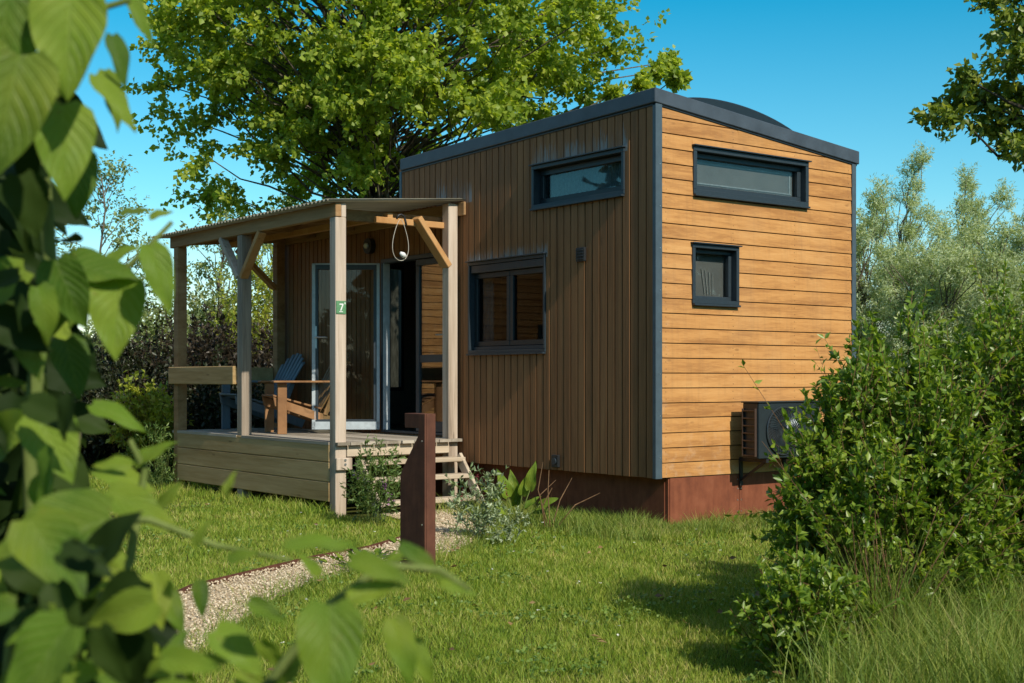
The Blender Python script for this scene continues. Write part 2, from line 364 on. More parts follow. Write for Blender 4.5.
tint = wn.new('ShaderNodeMix'); tint.data_type = 'RGBA'; tint.blend_type = 'MULTIPLY'; tint.inputs[0].default_value = 1
lk.new(sky.outputs[0], tint.inputs[6]); lk.new(rmp.outputs[0], tint.inputs[7]); lk.new(tint.outputs[2], bg.inputs['Color']); bg.inputs['Strength'].default_value = .18
scene.view_settings.view_transform = 'Standard'; scene.view_settings.look = 'None'; scene.view_settings.exposure = 0
scene.cycles.max_bounces = 8; scene.cycles.transparent_max_bounces = 12; scene.cycles.use_denoising = True

# ------------------------------------------------------------------ the tiny house
W = 2.55; XT = -3.916; XE = -6.84; ZB = .43; PITCH = .1255
def roofz(x, y): return 3.675 - .1 * y + .021 * x
house = empty('tiny_house', (0, 0, 0), 'wooden tiny house, dark upright boards on its long side, orange boards on its short end', 'tiny house')

def uvz(mb, wall, u0, u1, d0, d1, z0, z1):
    if wall == 'l': mb.box(u0, u1, -d1, -d0, z0, z1)
    else: mb.box(d0, d1, u0, u1, z0, z1)

WIN = {'upper': ('l', -1.647, -.362, 2.838, 3.235), 'lower': ('l', -2.671, -1.444, 1.508, 2.408),
       'wide': ('s', .407, 1.880, 2.835, 3.242), 'small': ('s', .395, .964, 1.902, 2.411)}
DOOR = (-4.32, -3.02, .68, 2.56)
ol = [w[1:] for k, w in WIN.items() if w[0] == 'l'] + [DOOR]
os_ = [w[1:] for k, w in WIN.items() if w[0] == 's']
def cells(u0, u1, z0, z1, ops):
    "sub-rectangles of a strip outside the openings"
    us = sorted({u0, u1} | {v for o in ops for v in o[:2] if u0 < v < u1}); out = []
    for a, b in zip(us, us[1:]):
        m = (a + b) / 2; segs = [(z0, z1)]
        for o in ops:
            if o[0] < m < o[1]:
                ns = []
                for s0, s1 in segs:
                    if o[3] <= s0 or o[2] >= s1: ns.append((s0, s1)); continue
                    if o[2] > s0: ns.append((s0, o[2]))
                    if o[3] < s1: ns.append((o[3], s1))
                segs = ns
        out += [(a, b, s0, s1) for s0, s1 in segs if s1 - s0 > .004]
    return out

# long wall boards
mb = MB(); bw = .0985; g = .0065; n = int((0 - XE) / bw); bw = (0 - XE) / n
for i in range(n):
    u0, u1 = XE + i * bw + g, XE + (i + 1) * bw - g
    top = roofz(u1, 0) - .09 if u1 > XT + .01 else 3.10
    d = .020 + rng.uniform(-.0012, .0012)
    for a, b, z0, z1 in cells(u0, u1, ZB + rng.uniform(-.002, .002), top, ol): uvz(mb, 'l', a, b, 0, d, z0, z1)
mb.build('cladding', M['dark_board'], house, .0025)
# end wall boards
mb = MB(); z = ZB
while z < 3.7:
    z0, z1 = z + .004, z + PITCH - .004
    lim0, lim1 = roofz(0, 0) - .06, roofz(0, W) - .06
    for a, b, q0, q1 in cells(.05, W - .05, z0, z1, os_):
        f = lambda y: roofz(0, y) - .06
        if q0 > f(a): continue
        bb = b
        if q0 > f(b): bb = a + (f(a) - q0) / .1 - .001
        ta, tb = min(q1, f(a)), max(min(q1, f(bb)), q0 + .0005)
        dd = .020; ti = .004
        if q1 <= f(bb): 
            mb.hexa([(0, a, q0), (dd + ti, a, q0), (dd + ti, bb, q0), (0, bb, q0), (0, a, ta), (dd - ti, a, ta), (dd - ti, bb, tb), (0, bb, tb)])
        else:
            pts = [(a, q0), (bb, q0), (bb, tb)]
            yk = a + (f(a) - q1) / .1
            if yk > a + .01: pts.append((yk, q1)); pts.append((a, q1))
            else: pts.append((a, ta))
            mb.prism(pts, 'x', 0, dd)
    z += PITCH
mb.build('cladding', M['orange_board'], house, .002)
# inner shell behind the boards (dark felt outside, panel inside), openings kept
felt = simple('black_felt', (.012, .011, .010), .9)
mb = MB()
for a, b, z0, z1 in cells(XE + .02, -.002, ZB + .03, 3.50, ol):
    if a < XT < b:
        uvz(mb, 'l', a, XT, -.06, -.002, z0, min(z1, 3.08)); uvz(mb, 'l', XT, b, -.06, -.002, z0, z1)
    else: uvz(mb, 'l', a, b, -.06, -.002, z0, z1 if a >= XT - .01 else min(z1, 3.08))
for a, b, z0, z1 in cells(.062, W - .06, ZB + .03, 3.36, os_): uvz(mb, 's', a, b, -.06, -.002, z0, z1)
mb.build('wall_core', felt, house)
mb = MB()
for a, b, z0, z1 in cells(XE + .1, -.07, ZB + .1, 3.0, ol): uvz(mb, 'l', a, b, -.078, -.063, z0, z1)
for a, b, z0, z1 in cells(.08, W - .07, ZB + .1, 3.34, os_): uvz(mb, 's', a, b, -.078, -.063, z0, z1)
mb.box(XE + .02, -.08, W - .055, W - .04, ZB, 3.05); [mb.box(XE + .02, XE + .05, a, b, q0, q1) for a, b, q0, q1 in cells(.08, W - .06, ZB, 3.05, [(1.58, 1.84, 1.1, 2.75)])]
mb.box(-3.0, -2.96, .6, W - .06, ZB + .1, 2.9)
mb.build('inner_panel', M['inside'], house)
MB().box(XE + .06, -.08, .08, W - .06, .60, .66).build('floor', M['floor_in'], house)
# back and far walls, boarded
mb = MB(); n = 66
for i in range(n):
    a = XE + (0 - XE) * i / n; b = XE + (0 - XE) * (i + 1) / n - .007
    mb.box(a, b, W - .036, W, ZB, (roofz(a, W) - .06) if a > XT - .02 else 2.9)
n = 26
for i in range(n):
    a = W * i / n; b = W * (i + 1) / n - .007; [mb.box(XE, XE + .018, a, b, q0, q1) for a, b, q0, q1 in cells(a, b, ZB, 3.10 - .08 * a, [(1.58, 1.84, 1.1, 2.75)])]
    mb.box(XT, XT + .018, a, b, 2.9, roofz(XT, a) - .06)
mb.build('back_cladding', M['dark_board'], house, .002)
# roof: tall part and low part
def roof_slab(x0, x1, y0, y1, fz, th, name, mat):
    p = [(x0, y0), (x1, y0), (x1, y1), (x0, y1)]
    return MB().hexa([(x, y, fz(x, y) - th) for x, y in p] + [(x, y, fz(x, y)) for x, y in p]).build(name, mat, house, .006)
roof_slab(XT + .012, .038, -.045, W + .05, roofz, .122, 'roof', M['roof'])
roof_slab(XT + .015, .028, -.030, W + .03, lambda x, y: roofz(x, y) - .124, .02, 'roof_edge_strip', M['frame_dark'])
roof_slab(XE - .05, XT - .04, .03, W + .04, lambda x, y: 3.19 - .07 * y, .10, 'low_roof', M['roof'])
# long low curved cap on the roof
mb = MB(); ys = np.linspace(.40, 2.16, 21)
top = [(y, roofz(-.5, y) + .03 + .165 * max(0, 1 - ((y - 1.28) / .89) ** 2) ** .75) for y in ys]
poly = [(.39, roofz(0, .39) - .02)] + top + [(2.17, roofz(0, 2.17) - .02)]
mb.prism(poly[::-1], 'x', -1.15, -.22); mb.build('roof_dome', M['dome'], house, .01)
# corner trims
mb = MB(); mb.box(-.012, .030, -.030, .045, ZB - .005, roofz(0, 0) - .125); mb.build('corner_trim', M['trim'], house, .003)
mb = MB(); mb.box(-.012, .030, W - .045, W + .012, ZB - .005, roofz(0, W) - .13); mb.build('corner_trim', M['trim'], house, .003)
mb = MB(); mb.box(XT - .03, XT + .012, -.028, .02, 3.06, roofz(XT, 0) - .125); mb.build('corner_trim', M['trim'], house, .003)
for zz in np.arange(.6, 3.4, .35): MB().tube([(.0305, .02, zz), (.033, .02, zz)], .005, 6).build('screw', M['metal'], house)
# rusted plinth, recessed under the long wall, with its grilles
mb = MB(); mb.box(XE + .05, .004, .135, .155, -.25, ZB + .004); mb.box(-.02, .006, .156, W - .02, -.25, ZB - .003)
mb.build('plinth', M['corten'], house)
for a, b in ((.150, .985), (.989, 1.80), (1.804, W - .015)): MB().box(.0065, .012, a, b, -.25, ZB - .004).build('plinth_panel', M['corten'], house)
for y_ in (.965, 1.009):
    for z_ in (.10, .20, .30, .38): MB().tube([(.012, y_, z_), (.0145, y_, z_)], .006, 8).build('screw', M['metal'], house)
for k in range(5): MB().box(-.03 - 1.3 * (k + 1), -.034 - 1.3 * k, .128, .1345, -.25, ZB - .004).build('plinth_panel', M['corten'], house)
MB().box(XE + .02, -.002, -.002, W - .05, ZB - .0, ZB + .028).build('underside', M['black'], house)

def window(key, sash=.06, rec=.045, casing=.035, style=''):
    wall, u0, u1, z0, z1 = WIN[key]
    mb = MB(); c = casing; dpr = .036
    for a, b, p, q in ((u0, u1, z1 - c, z1), (u0, u1, z0, z0 + c), (u0, u0 + c, z0 + c, z1 - c), (u1 - c, u1, z0 + c, z1 - c)):
        uvz(mb, wall, a, b, -.075, dpr, p, q)
    w = mb.build('window', M['frame'], house, .003)
    mb = MB(); uvz(mb, wall, u0 - .012, u1 + .012, .0, dpr + .026, z1 + .001, z1 + .012); mb.build('drip_edge', M['frame'], w, .002)
    mb = MB(); uvz(mb, wall, u0 + .004, u1 - .004, .0, dpr + .022, z0 - .018, z0 - .001); mb.build('sill', M['frame'], w, .002)
    a0, a1, b0, b1 = u0 + c + .002, u1 - c - .002, z0 + c + .002, z1 - c - .002
    if style == 'shutter':
        mb = MB(); uvz(mb, wall, a0, a1, -.03, .022, b1 - .075, b1); mb.build('shutter_box', M['frame'], w, .006); b1 -= .078
        mb = MB(); uvz(mb, wall, a0, a1, -.05, -.005, b0, b0 + .035); mb.build('track', M['frame'], w, .003); b0 += .038
    def sashes(x0, x1, nm='sash'):
        mb = MB(); s = sash
        for a, b, p, q in ((x0, x1, b1 - s, b1), (x0, x1, b0, b0 + s), (x0, x0 + s, b0 + s, b1 - s), (x1 - s, x1, b0 + s, b1 - s)):
            uvz(mb, wall, a, b, -rec - .045, -rec + .01, p, q)
        mb.build(nm, M['frame_dark'] if style != 'screen' else M['frame'], w, .004)
        mb = MB(); uvz(mb, wall, x0 + s - .004, x1 - s + .004, -rec - .022, -rec - .014, b0 + s - .004, b1 - s + .004); mb.build('pane', M['glass_end'] if wall == 's' else M['glass'] if style == 'shutter' else M['glass_up'], w)
        return x0 + s, x1 - s, b0 + s, b1 - s
    if style == 'shutter':
        m = (a0 + a1) / 2; sashes(a0, m - .003); r2 = sashes(m + .003, a1); return w, (a0, a1, b0, b1)
    return w, sashes(a0, a1)
w, r = window('upper', .055, .05)
def pleats(wall, u0, u1, d, z0, z1, amp, n, name, mat, parent):
    N = n * 6; us = np.linspace(u0, u1, N + 1); V = []; Fc = []
    for i, u in enumerate(us):
        dd = d + amp * math.sin(i / 6 * 2 * math.pi) + amp * .5 * math.sin(i * .71)
        for zq in (z0, z1): V.append((u, -dd, zq) if wall == 'l' else (dd, u, zq))
    for i in range(N): Fc.append((2 * i, 2 * i + 2, 2 * i + 3, 2 * i + 1))
    return np_mesh(name, np.array(V), np.array(Fc), mat, parent, True)
pleats('l', r[0] + .0, r[1], -.125, r[2] - .02, r[3] + .02, .008, 22, 'curtain', M['cloth'], w)
w, r = window('lower', .05, .035, .03, 'shutter')
pleats('l', r[0] + .02, r[0] + .18, -.13, r[2] - .02, r[3] + .02, .012, 6, 'curtain', M['paper'], w)
w, r = window('wide', .045, .035, .04, 'screen')
mb = MB(); uvz(mb, 's', r[0] + .01, r[1] - .01, -.088, -.082, r[2] + .01, r[3] - .01); mb.build('screen', M['screen'], w)
mb = MB()
for a, b, p, q in ((r[0] + .03, r[1] - .03, r[3] - .034, r[3] - .022), (r[0] + .03, r[1] - .03, r[2] + .022, r[2] + .034), (r[0] + .03, r[0] + .042, r[2] + .034, r[3] - .034), (r[1] - .06, r[1] - .04, r[2] + .034, r[3] - .034)):
    uvz(mb, 's', a, b, -.081, -.076, p, q)
mb.build('screen_frame', M['cloth'], w)
w, r = window('small', .035, .035, .034, 'screen')
mb = MB(); uvz(mb, 's', r[0] - .01, r[1] + .01, -.10, -.094, r[2] - .01, r[3] + .01); mb.build('screen', M['screen'], w)
mb = MB()
for k in range(4): mb.bar((-.088, r[0] + .19 + .032 * k, r[2] + .02), (-.088, r[0] + .15 + .045 * k, r[2] + .24 - .012 * k), .003, .016, (1, 0, 0))
mb.build('slatted_card', M['paper'], w)
mb = MB()
for a, b, p, q in ((1.58, 1.84, 2.70, 2.75), (1.58, 1.84, 1.1, 1.15), (1.58, 1.62, 1.15, 2.70), (1.80, 1.84, 1.15, 2.70)): mb.box(XE - .02, XE + .055, a, b, p, q)
w = mb.build('window', M['frame'], house, .003); MB().box(XE + .01, XE + .018, 1.615, 1.805, 1.145, 2.705).build('pane', M['glass'], w)
# small fittings on the long wall
mb = MB(); uvz(mb, 'l', -.985, -.865, .021, .052, 2.30, 2.425); fit = mb.build('wall_vent', M['black'], house, .006)
mb = MB()
for k in range(4): uvz(mb, 'l', -.97, -.88, .0525, .062, 2.318 + .026 * k, 2.328 + .026 * k)
mb.build('vent_slat', M['frame_dark'], fit)
mb = MB(); uvz(mb, 'l', -1.335, -1.235, .021, .05, .455, .57); fit = mb.build('power_inlet', M['black'], house, .006)
mb = MB(); mb.tube([(-1.285, -.0505, .512), (-1.285, -.062, .512)], .03, 16); mb.build('inlet_cover', M['frame'], fit, smooth=False)

# double glass door
def leaf_frame(mb, w_, h, s, bot):
    for a, b, p, q in ((0, w_, h - s, h), (0, w_, 0, bot), (0, s, bot, h - s), (w_ - s, w_, bot, h - s)): mb.box(a, b, -.025, .025, p, q)
dz0, dz1 = DOOR[2] + .03, DOOR[3] - .05
mb = MB()
uvz(mb, 'l', DOOR[0], DOOR[1], -.07, .03, DOOR[3] - .045, DOOR[3]); uvz(mb, 'l', DOOR[0], DOOR[0] + .045, -.07, .03, DOOR[2], DOOR[3] - .045)
uvz(mb, 'l', DOOR[1] - .045, DOOR[1], -.07, .03, DOOR[2], DOOR[3] - .045); uvz(mb, 'l', DOOR[0] + .045, DOOR[1] - .045, -.07, .03, DOOR[2], DOOR[2] + .025)
mb.build('door_frame', M['door'], house, .003)
MB().box(DOOR[0] + .0455, DOOR[0] + .060, -.028, .05, DOOR[2] + .026, DOOR[3] - .046).build('door_jamb', M['door_pale'], house, .002)
def door(hx, hy, ang, w_, pale, hside):
    mb = MB(); leaf_frame(mb, w_, dz1 - dz0, .065, .11); 
    d = mb.build('door', pale, house, .004, loc=(hx, hy, dz0)); d.rotation_euler = (0, 0, ang)
    MB().box(.06, w_ - .06, -.006, .006, .10, dz1 - dz0 - .06).build('pane', M['glass_side'] if hside == 'r' else M['glass_door'], d)
    MB().box(.066, w_ - .066, -.018, .018, .72, .80).build('mid_rail', M['door'], d, .003) if hside == 'r' else None
    hx_ = w_ - .033
    for sgn in (-1, 1):
        mb = MB(); mb.tube([(hx_, sgn * .026, 1.0), (hx_, sgn * .065, 1.0)], .008, 8); mb.tube([(hx_, sgn * .065, 1.0), (hx_ - .12, sgn * .065, 1.0)], .008, 8)
        mb.box(hx_ - .016, hx_ + .016, sgn * .026 - .002, sgn * .026 + .002, .88, 1.12); mb.build('handle', M['metal'], d)
    return d
d1 = door(DOOR[0] + .02, -.055, math.atan2(-.80, -.60), .73, M['door'], 'l')
mb = MB()
for a, b, p, q in ((.0, .73, -.0, .085), (.695, .732, .0, dz1 - dz0), (.0, .73, dz1 - dz0 - .012, dz1 - dz0 + .003), (-.003, .03, 0, dz1 - dz0)): mb.box(a, b, .0255, .030, p, q)
mb.build('pale_rebate', M['door_pale'], d1, .001)
d2 = door(DOOR[0] + .66, .02, 0.0, .60, M['door'], 'r')

# inside, seen through the door
cab = empty('drawer_cabinet', (-3.92, 1.75, .66), 'wooden drawer cabinet standing inside the house, seen through the open door', 'cabinet')
MB().box(-.5, .5, -.25, .25, 0, .62).build('carcass', M['cabinet'], cab, .004)
for k in range(2):
    for s in (-1, 1):
        dr = MB().box(s * .245 - .235, s * .245 + .235, -.272, -.252, .05 + .28 * k, .31 + .28 * k).build('drawer', M['cabinet'], cab, .004)
        MB().box(s * .245 - .06, s * .245 + .06, -.290, -.273, .20 + .28 * k, .215 + .28 * k).build('handle', M['black'], dr)
MB().box(-.52, .52, -.28, .26, .621, .65).build('worktop', M['white'], cab, .003)
shelf = empty('wall_shelf', (-3.92, 2.30, 1.58), 'dark wooden shelf above the drawer cabinet inside the house', 'shelf')
MB().box(-.5, .5, -.12, .12, 0, .03).build('board', M['cabinet'], shelf, .003)
for k in range(2): MB().box(-.4 + .78 * k, -.37 + .78 * k, -.1, .12, -.15, -.001).build('bracket', M['black'], shelf)

# ------------------------------------------------------------------ air conditioner
ac = empty('air_conditioner', (.15, .87, .575), 'dark outdoor air conditioner unit mounted on the orange end wall', 'air conditioner')
AW, AD, AH = .80, .19, .478
mb = MB(); mb.box(0, AD - .012, .01, AW, 0, AH); mb.box(AD - .012, AD, 0.01, AW, 0, AH); mb.build('casing', M['ac'], ac, .012)
MB().box(-.012, AD + .012, -.004, AW + .012, AH, AH + .014).build('top_cover', M['ac'], ac, .005)
mb = MB()
for k in range(7): mb.box(.012, AD - .03, -.014, .009, .02 + k * .064, .032 + k * .064)
for x_ in (.012, AD - .035): mb.box(x_, x_ + .012, -.016, .009, .018, .43)
mb.build('side_louver', M['ac_side'], ac, .002)
fc = (.305, .235); FR = .205
mb = MB(); N = 40
for rr, w_ in ((FR, .007), (FR * .72, .0028), (FR * .45, .0028), (.05, .004)):
    mb.tube([(AD + .012, fc[0] + rr * math.cos(2 * math.pi * k / N), fc[1] + rr * math.sin(2 * math.pi * k / N)) for k in range(N + 1)], w_, 6, False)
for k in range(44):
    a = 2 * math.pi * k / 44
    mb.tube([(AD + .014 + .012 * (1 - q), fc[0] + (.04 + (FR - .04) * q) * math.cos(a + .5 * q), fc[1] + (.04 + (FR - .04) * q) * math.sin(a + .5 * q)) for q in np.linspace(0, 1, 6)], .0022, 5)
mb.build('fan_grille', M['wire'], ac)
mb = MB(); mb.tube([(AD + .003, *fc), (AD + .010, *fc)], .198, 40); mb.build('fan_opening', M['black'], ac)
mb = MB()
for k in range(3):
    a0 = k * 2 * math.pi / 3; vs = []
    for q in range(7):
        a = a0 + q * .14
        for rr in (.035, .18): vs.append((AD + .0105 + .0007 * q, fc[0] + rr * math.cos(a), fc[1] + rr * math.sin(a)))
    mb.add(vs, [(2 * q, 2 * q + 1, 2 * q + 3, 2 * q + 2) for q in range(6)])
mb.build('fan_blade', M['ac'], ac)
for y_ in (.10, .66):
    mb = MB(); mb.box(-.126, AD, y_, y_ + .035, -.035, -.002); mb.box(-.126, -.112, y_, y_ + .035, -.25, -.036)
    mb.bar((-.115, y_ + .018, -.2), (AD - .04, y_ + .018, -.036), .02, .02, (0, 1, 0))
    mb.build('bracket', M['black'], ac)
mb = MB(); mb.tube([(.10, .77, -.002), (.09, .76, -.06), (-.02, .74, -.12), (-.10, .74, -.14)], .014, 8); mb.build('pipe', M['black'], ac)

# ------------------------------------------------------------------ porch
porch = empty('porch', (-2.85, -1.4, 0), 'roofed timber porch with raised deck built against the long dark wall', 'porch')
def P(mb, name, mat, bev=.006): return mb.build(name, mat, porch, bev, loc=(2.85, 1.4, 0))
DZ = .665; S = .0575
PX = [(-2.85, -1.40, 2.775), (-4.83, -1.40, 2.775), (-6.50, -1.40, 2.775)]
for x, y, zt in PX:
    mb = MB(); mb.box(x - S, x + S, y - S, y + S, -.2, zt); mb.box(x - S, x + S, y + .004, y + S, zt + .0, 2.905); P(mb, 'post', M['timber_grey'] if x > -3 else M['timber_old'] if x > -5 else M['timber_beam'])
for x in (-2.87, -6.55):
    mb = MB(); mb.box(x - S, x + S, -.165, -.055, -.2, 3.005); P(mb, 'post', M['timber_grey'] if x > -3 else M['timber_beam'])
P(MB().box(-6.66, -2.785, -1.46, -1.398, 2.777, 2.91), 'front_beam', M['timber_beam'])
P(MB().box(-6.64, -2.71, -.092 + .04, -.024, 2.885, 3.02), 'wall_beam', M['timber_beam'])
def slope(y): return 2.914 + (y + 1.46) * .083
for x in (-3.02, -3.85, -4.86, -5.75, -6.52):
    mb = MB(); y0, y1 = -1.395, -.055
    wd_ = .026
    if x > -3.1:
        P(MB().box(x - wd_, x + wd_, y0, y1, 2.775, 2.885), 'rafter', M['timber_beam']); continue
    mb.hexa([(x - wd_, y0, slope(y0) - .115), (x + wd_, y0, slope(y0) - .115), (x + wd_, y1, slope(y1) - .115), (x - wd_, y1, slope(y1) - .115),
             (x - wd_, y0, slope(y0)), (x + wd_, y0, slope(y0)), (x + wd_, y1, slope(y1)), (x - wd_, y1, slope(y1))]); P(mb, 'rafter', M['timber_beam'] if x < -3 else M['timber_beam'])
P(MB().box(-6.6, -2.9, -.82, -.76, slope(-.79) - .16, slope(-.79) - .10), 'purlin', M['timber_orange'], .004)
P(MB().bar((-2.87, -.15, 2.38), (-2.87, -.51, 2.84), .055, .135, (1, 0, 0)), 'brace', M['timber_orange'], .005)
P(MB().bar((-2.92, -.95, 2.795), (-2.92, -.15, 2.79), .05, .062), 'tie_beam', M['timber_orange'], .005)
P(MB().bar((-6.55, -.17, 2.36), (-6.55, -.66, 2.80), .055, .10, (1, 0, 0)), 'brace', M['timber_orange'], .005)
P(MB().bar((-4.87, -1.43, 2.33), (-5.30, -1.43, 2.775), .055, .09, (0, 1, 0)), 'brace', M['timber_grey'], .005)
P(MB().bar((-4.79, -1.43, 2.33), (-4.36, -1.43, 2.775), .055, .09, (0, 1, 0)), 'brace', M['timber_orange'], .005)
P(MB().box(-6.60, -4.89, -1.505, -1.46, 1.20, 1.395), 'rail_board', M['skirting'])
P(MB().box(-6.62, -6.575, -1.335, -.17, 1.20, 1.395), 'rail_board', M['skirting'])
# corrugated roof
nx, y0, y1 = 420, -1.56, -.022; xs = np.linspace(-6.98, -2.735, nx)
V = []; 
for lay in (0, 1):
    for x in xs:
        hz = .013 * math.sin(2 * math.pi * x / .076) + .014 + .004 * lay
        V += [(x, y0, slope(y0) + hz), (x, y1, slope(y1) + hz)]
V = np.array(V); i = np.arange(nx - 1); o2 = 2 * nx
Fc = np.concatenate([np.stack([2 * i + o2, 2 * i + 2 + o2, 2 * i + 3 + o2, 2 * i + 1 + o2], 1), np.stack([2 * i, 2 * i + 1, 2 * i + 3, 2 * i + 2], 1),
                     np.stack([2 * i, 2 * i + 2, 2 * i + 2 + o2, 2 * i + o2], 1), np.stack([2 * i + 1, 2 * i + 1 + o2, 2 * i + 3 + o2, 2 * i + 3], 1)])
np_mesh('roof_sheet', V, Fc, M['sheet'], porch, True, loc=(2.85, 1.4, 0))
# deck boards along the house, their cut ends standing out at the right edge
mb = MB(); nb = 10; bw_ = (1.46 - .03) / nb
for k in range(nb):
    a = -1.47 + k * bw_; xr = -2.745 + rng.uniform(-.012, .012)
    for (p0, p1) in ((a + .004, a + bw_ - .004),):
        segs = [(-6.575, -4.77 + .4 * (k % 2)), (-4.765 + .4 * (k % 2), xr)]
        for q0, q1 in segs:
            cuts = [(q0, q1)]
            for (x, y, _) in PX + [(-2.87, -.11, 0), (-6.55, -.11, 0)]:
                if p1 > y - S - .003 and p0 < y + S + .003:
                    nc = []
                    for c0, c1 in cuts:
                        if c0 < x - S and c1 > x + S: nc += [(c0, x - S - .003), (x + S + .003, c1)]
                        else: nc.append((c0, c1))
                    cuts = nc
            for c0, c1 in cuts: mb.box(c0, c1, p0, p1, DZ - .028, DZ)
P(mb, 'deck_board', M['deck'], .003)
mb = MB()
for k in range(7): mb.box(-6.55 + k * .6, -6.50 + k * .6, -1.33, -.06, DZ - .16, DZ - .031)
P(mb, 'joist', M['timber_beam'], 0)
P(MB().box(-2.835, -2.792, -1.335, -.17, DZ - .14, DZ - .031), 'rim_board', M['step_wood'])
for k in range(3): P(MB().box(-6.441, -2.9095, -1.463, -1.415, DZ - .005 - .188 * (k + 1) + .004, DZ - .005 - .188 * k), 'skirting_board', M['skirting'], .006)
for k in range(3): P(MB().box(-6.545, -6.505, -1.34, -.17, DZ - .035 - .188 * (k + 1) + .004, DZ - .035 - .188 * k), 'skirting_board', M['skirting'], .006)
mb = MB(); mb.box(-2.79, -2.75, -1.47, -1.30, DZ - .26, DZ - .145); P(mb, 'bearer', M['timber_grey'])
mb = MB()
for x, z_ in ((-2.748, .46), (-2.748, .50)): mb.tube([(-2.75, -1.38, z_), (-2.742, -1.38, z_)], .012, 8)
P(mb, 'bolt', M['metal'], 0)

steps = empty('wooden_steps', (-2.5, -.6, 0), 'pale wooden steps leading up to the right edge of the deck', 'steps')
def ST(mb, name): return mb.build(name, M['step_wood'], steps, .005, loc=(2.5, .6, 0))
for x, z_ in ((-2.66, .49), (-2.53, .335), (-2.40, .125)):
    ST(MB().box(x - .12, x + .05, -1.24, -.13 + (.03 if z_ > .4 else 0), z_ - .042, z_), 'tread')
ST(MB().box(-2.55, -2.33, -1.2, -.15, -.06, -.02 + .03), 'tread')
for y_ in (-.125, -1.27):
    mb = MB(); mb.bar((-2.70, y_, .50), (-2.31, y_, .055), .035, .10, (0, 0, 1)); ST(mb, 'stringer')

sign = empty('number_sign', (-2.79, -1.40, 1.93), 'small green number 7 sign on the front corner post of the porch', 'sign')
MB().box(-.0015, .006, -.054, .050, -.062, .060).build('plate', M['sign_green'], sign, .002)
mb = MB(); mb.prism([(-.022, .034), (.020, .034), (.020, .022), (-.002, -.032), (-.015, -.032), (.006, .022), (-.022, .022)], 'x', .0065, .008)
mb.prism([(.030, .046), (.042, .046), (.042, .028), (.034, .028)], 'x', .0065, .008)
mb.prism([(-.024, -.038), (.014, -.038), (.014, -.045), (-.024, -.045)], 'x', .0065, .008)
mb.build('digit', M['white'], sign)

cable = empty('string_light', (-2.80, -.75, 2.80), 'looped pale cable with bulb hanging under the porch roof edge', 'string light')
N = 28; pts = [(.02, .085 * math.sin(2 * math.pi * k / N) * (1 + .45 * math.cos(2 * math.pi * k / N) * 1), .20 * math.cos(2 * math.pi * k / N) - .20) for k in range(N + 1)]
MB().tube([(p[0], p[1], -.4 - p[2]) for p in pts], .0028, 8, False).build('cord', M['cable'], cable, smooth=True)
mb = MB(); mb.tube([(.03, -.05, .0), (.03, -.03, .035), (.03, .0, .045), (.03, .035, .03), (.03, .05, -.02), (.03, .06, -.06)], .011, 8); mb.build('dark_coil', M['black'], cable, smooth=True)
mb = MB(); mb.tube([(.03, .045, -.36), (.03, .02, -.34), (.03, -.01, -.325)], [.022, .026, .014], 10); mb.build('bulb', M['white'], cable, smooth=True)
lamp = empty('wall_lamp', (-4.52, -.022, 2.72), 'round black wall lamp under the porch roof above the open door', 'lamp')
mb = MB(); mb.tube([(0, .0, 0), (0, -.06, 0)], .085, 20); mb.build('body', M['black'], lamp)
mb = MB(); mb.tube([(0, -.061, 0), (0, -.085, 0), (0, -.10, 0)], [.03, .03, .012], 12); mb.build('bulb', M['white'], lamp, smooth=True)

# ------------------------------------------------------------------ adirondack chairs
def adirondack(loc, rz, mat, label):
    o = empty('adirondack_chair', loc, label, 'chair', 'adirondack chairs on the deck', rz)
    # faces local -Y
    for s in (-1, 1):
        MB().box(s * .30 - .02, s * .30 + .02, -.36, -.26, 0, .55).build('front_leg', mat, o, .004)
        MB().hexa([(s * .262 - .016, -.38, .30), (s * .262 + .016, -.38, .30), (s * .262 + .016, .42, .02), (s * .262 - .016, .42, .02),
                   (s * .262 - .016, -.40, .40), (s * .262 + .016, -.40, .40), (s * .262 + .016, .46, .11), (s * .262 - .016, .46, .11)]).build('seat_rail', mat, o, .004)
        MB().box(s * .32 - .07, s * .32 + .07, -.42, .36, .552, .575).build('armrest', mat, o, .006)
        MB().bar((s * .29, .30, .55), (s * .275, .17, .20), .03, .05, (0, 1, 0)).build('arm_support', mat, o, .004)
    mb = MB()
    for k in range(6):
        q = k / 5; y = -.36 + .56 * q; z_ = .405 - .155 * q; mb.bar((-.285, y, z_), (.285, y, z_ + .0), .085, .02, (0, .27, 1))
    mb.build('seat', mat, o, .003)
    for k in range(7):
        a = (k - 3) * .055; top = 1.0 - .022 * (k - 3) ** 2; x = (k - 3) * .072
        b0 = Vector((x, .12, .24)); b1 = Vector((x + a * top * .75, .12 + .36 * top, .24 + .66 * top))
        MB().bar(b0, b1, .068, .018, (0, -1, .45)).build('back_slat', mat, o, .006)
    mb = MB(); mb.bar((-.30, .30, .54), (.30, .30, .54), .05, .02); mb.bar((-.28, .44, .78), (.28, .44, .78), .03, .03); mb.build('back_brace', mat, o, .003)
    return o
adirondack((-6.20, -.54, DZ), R(-6), M['chair_blue'], 'blue grey slatted garden chair at the far left end of the deck')
adirondack((-4.98, -.62, DZ), R(-14), M['chair_orange'], 'orange brown wooden garden chair on the deck beside the open door')

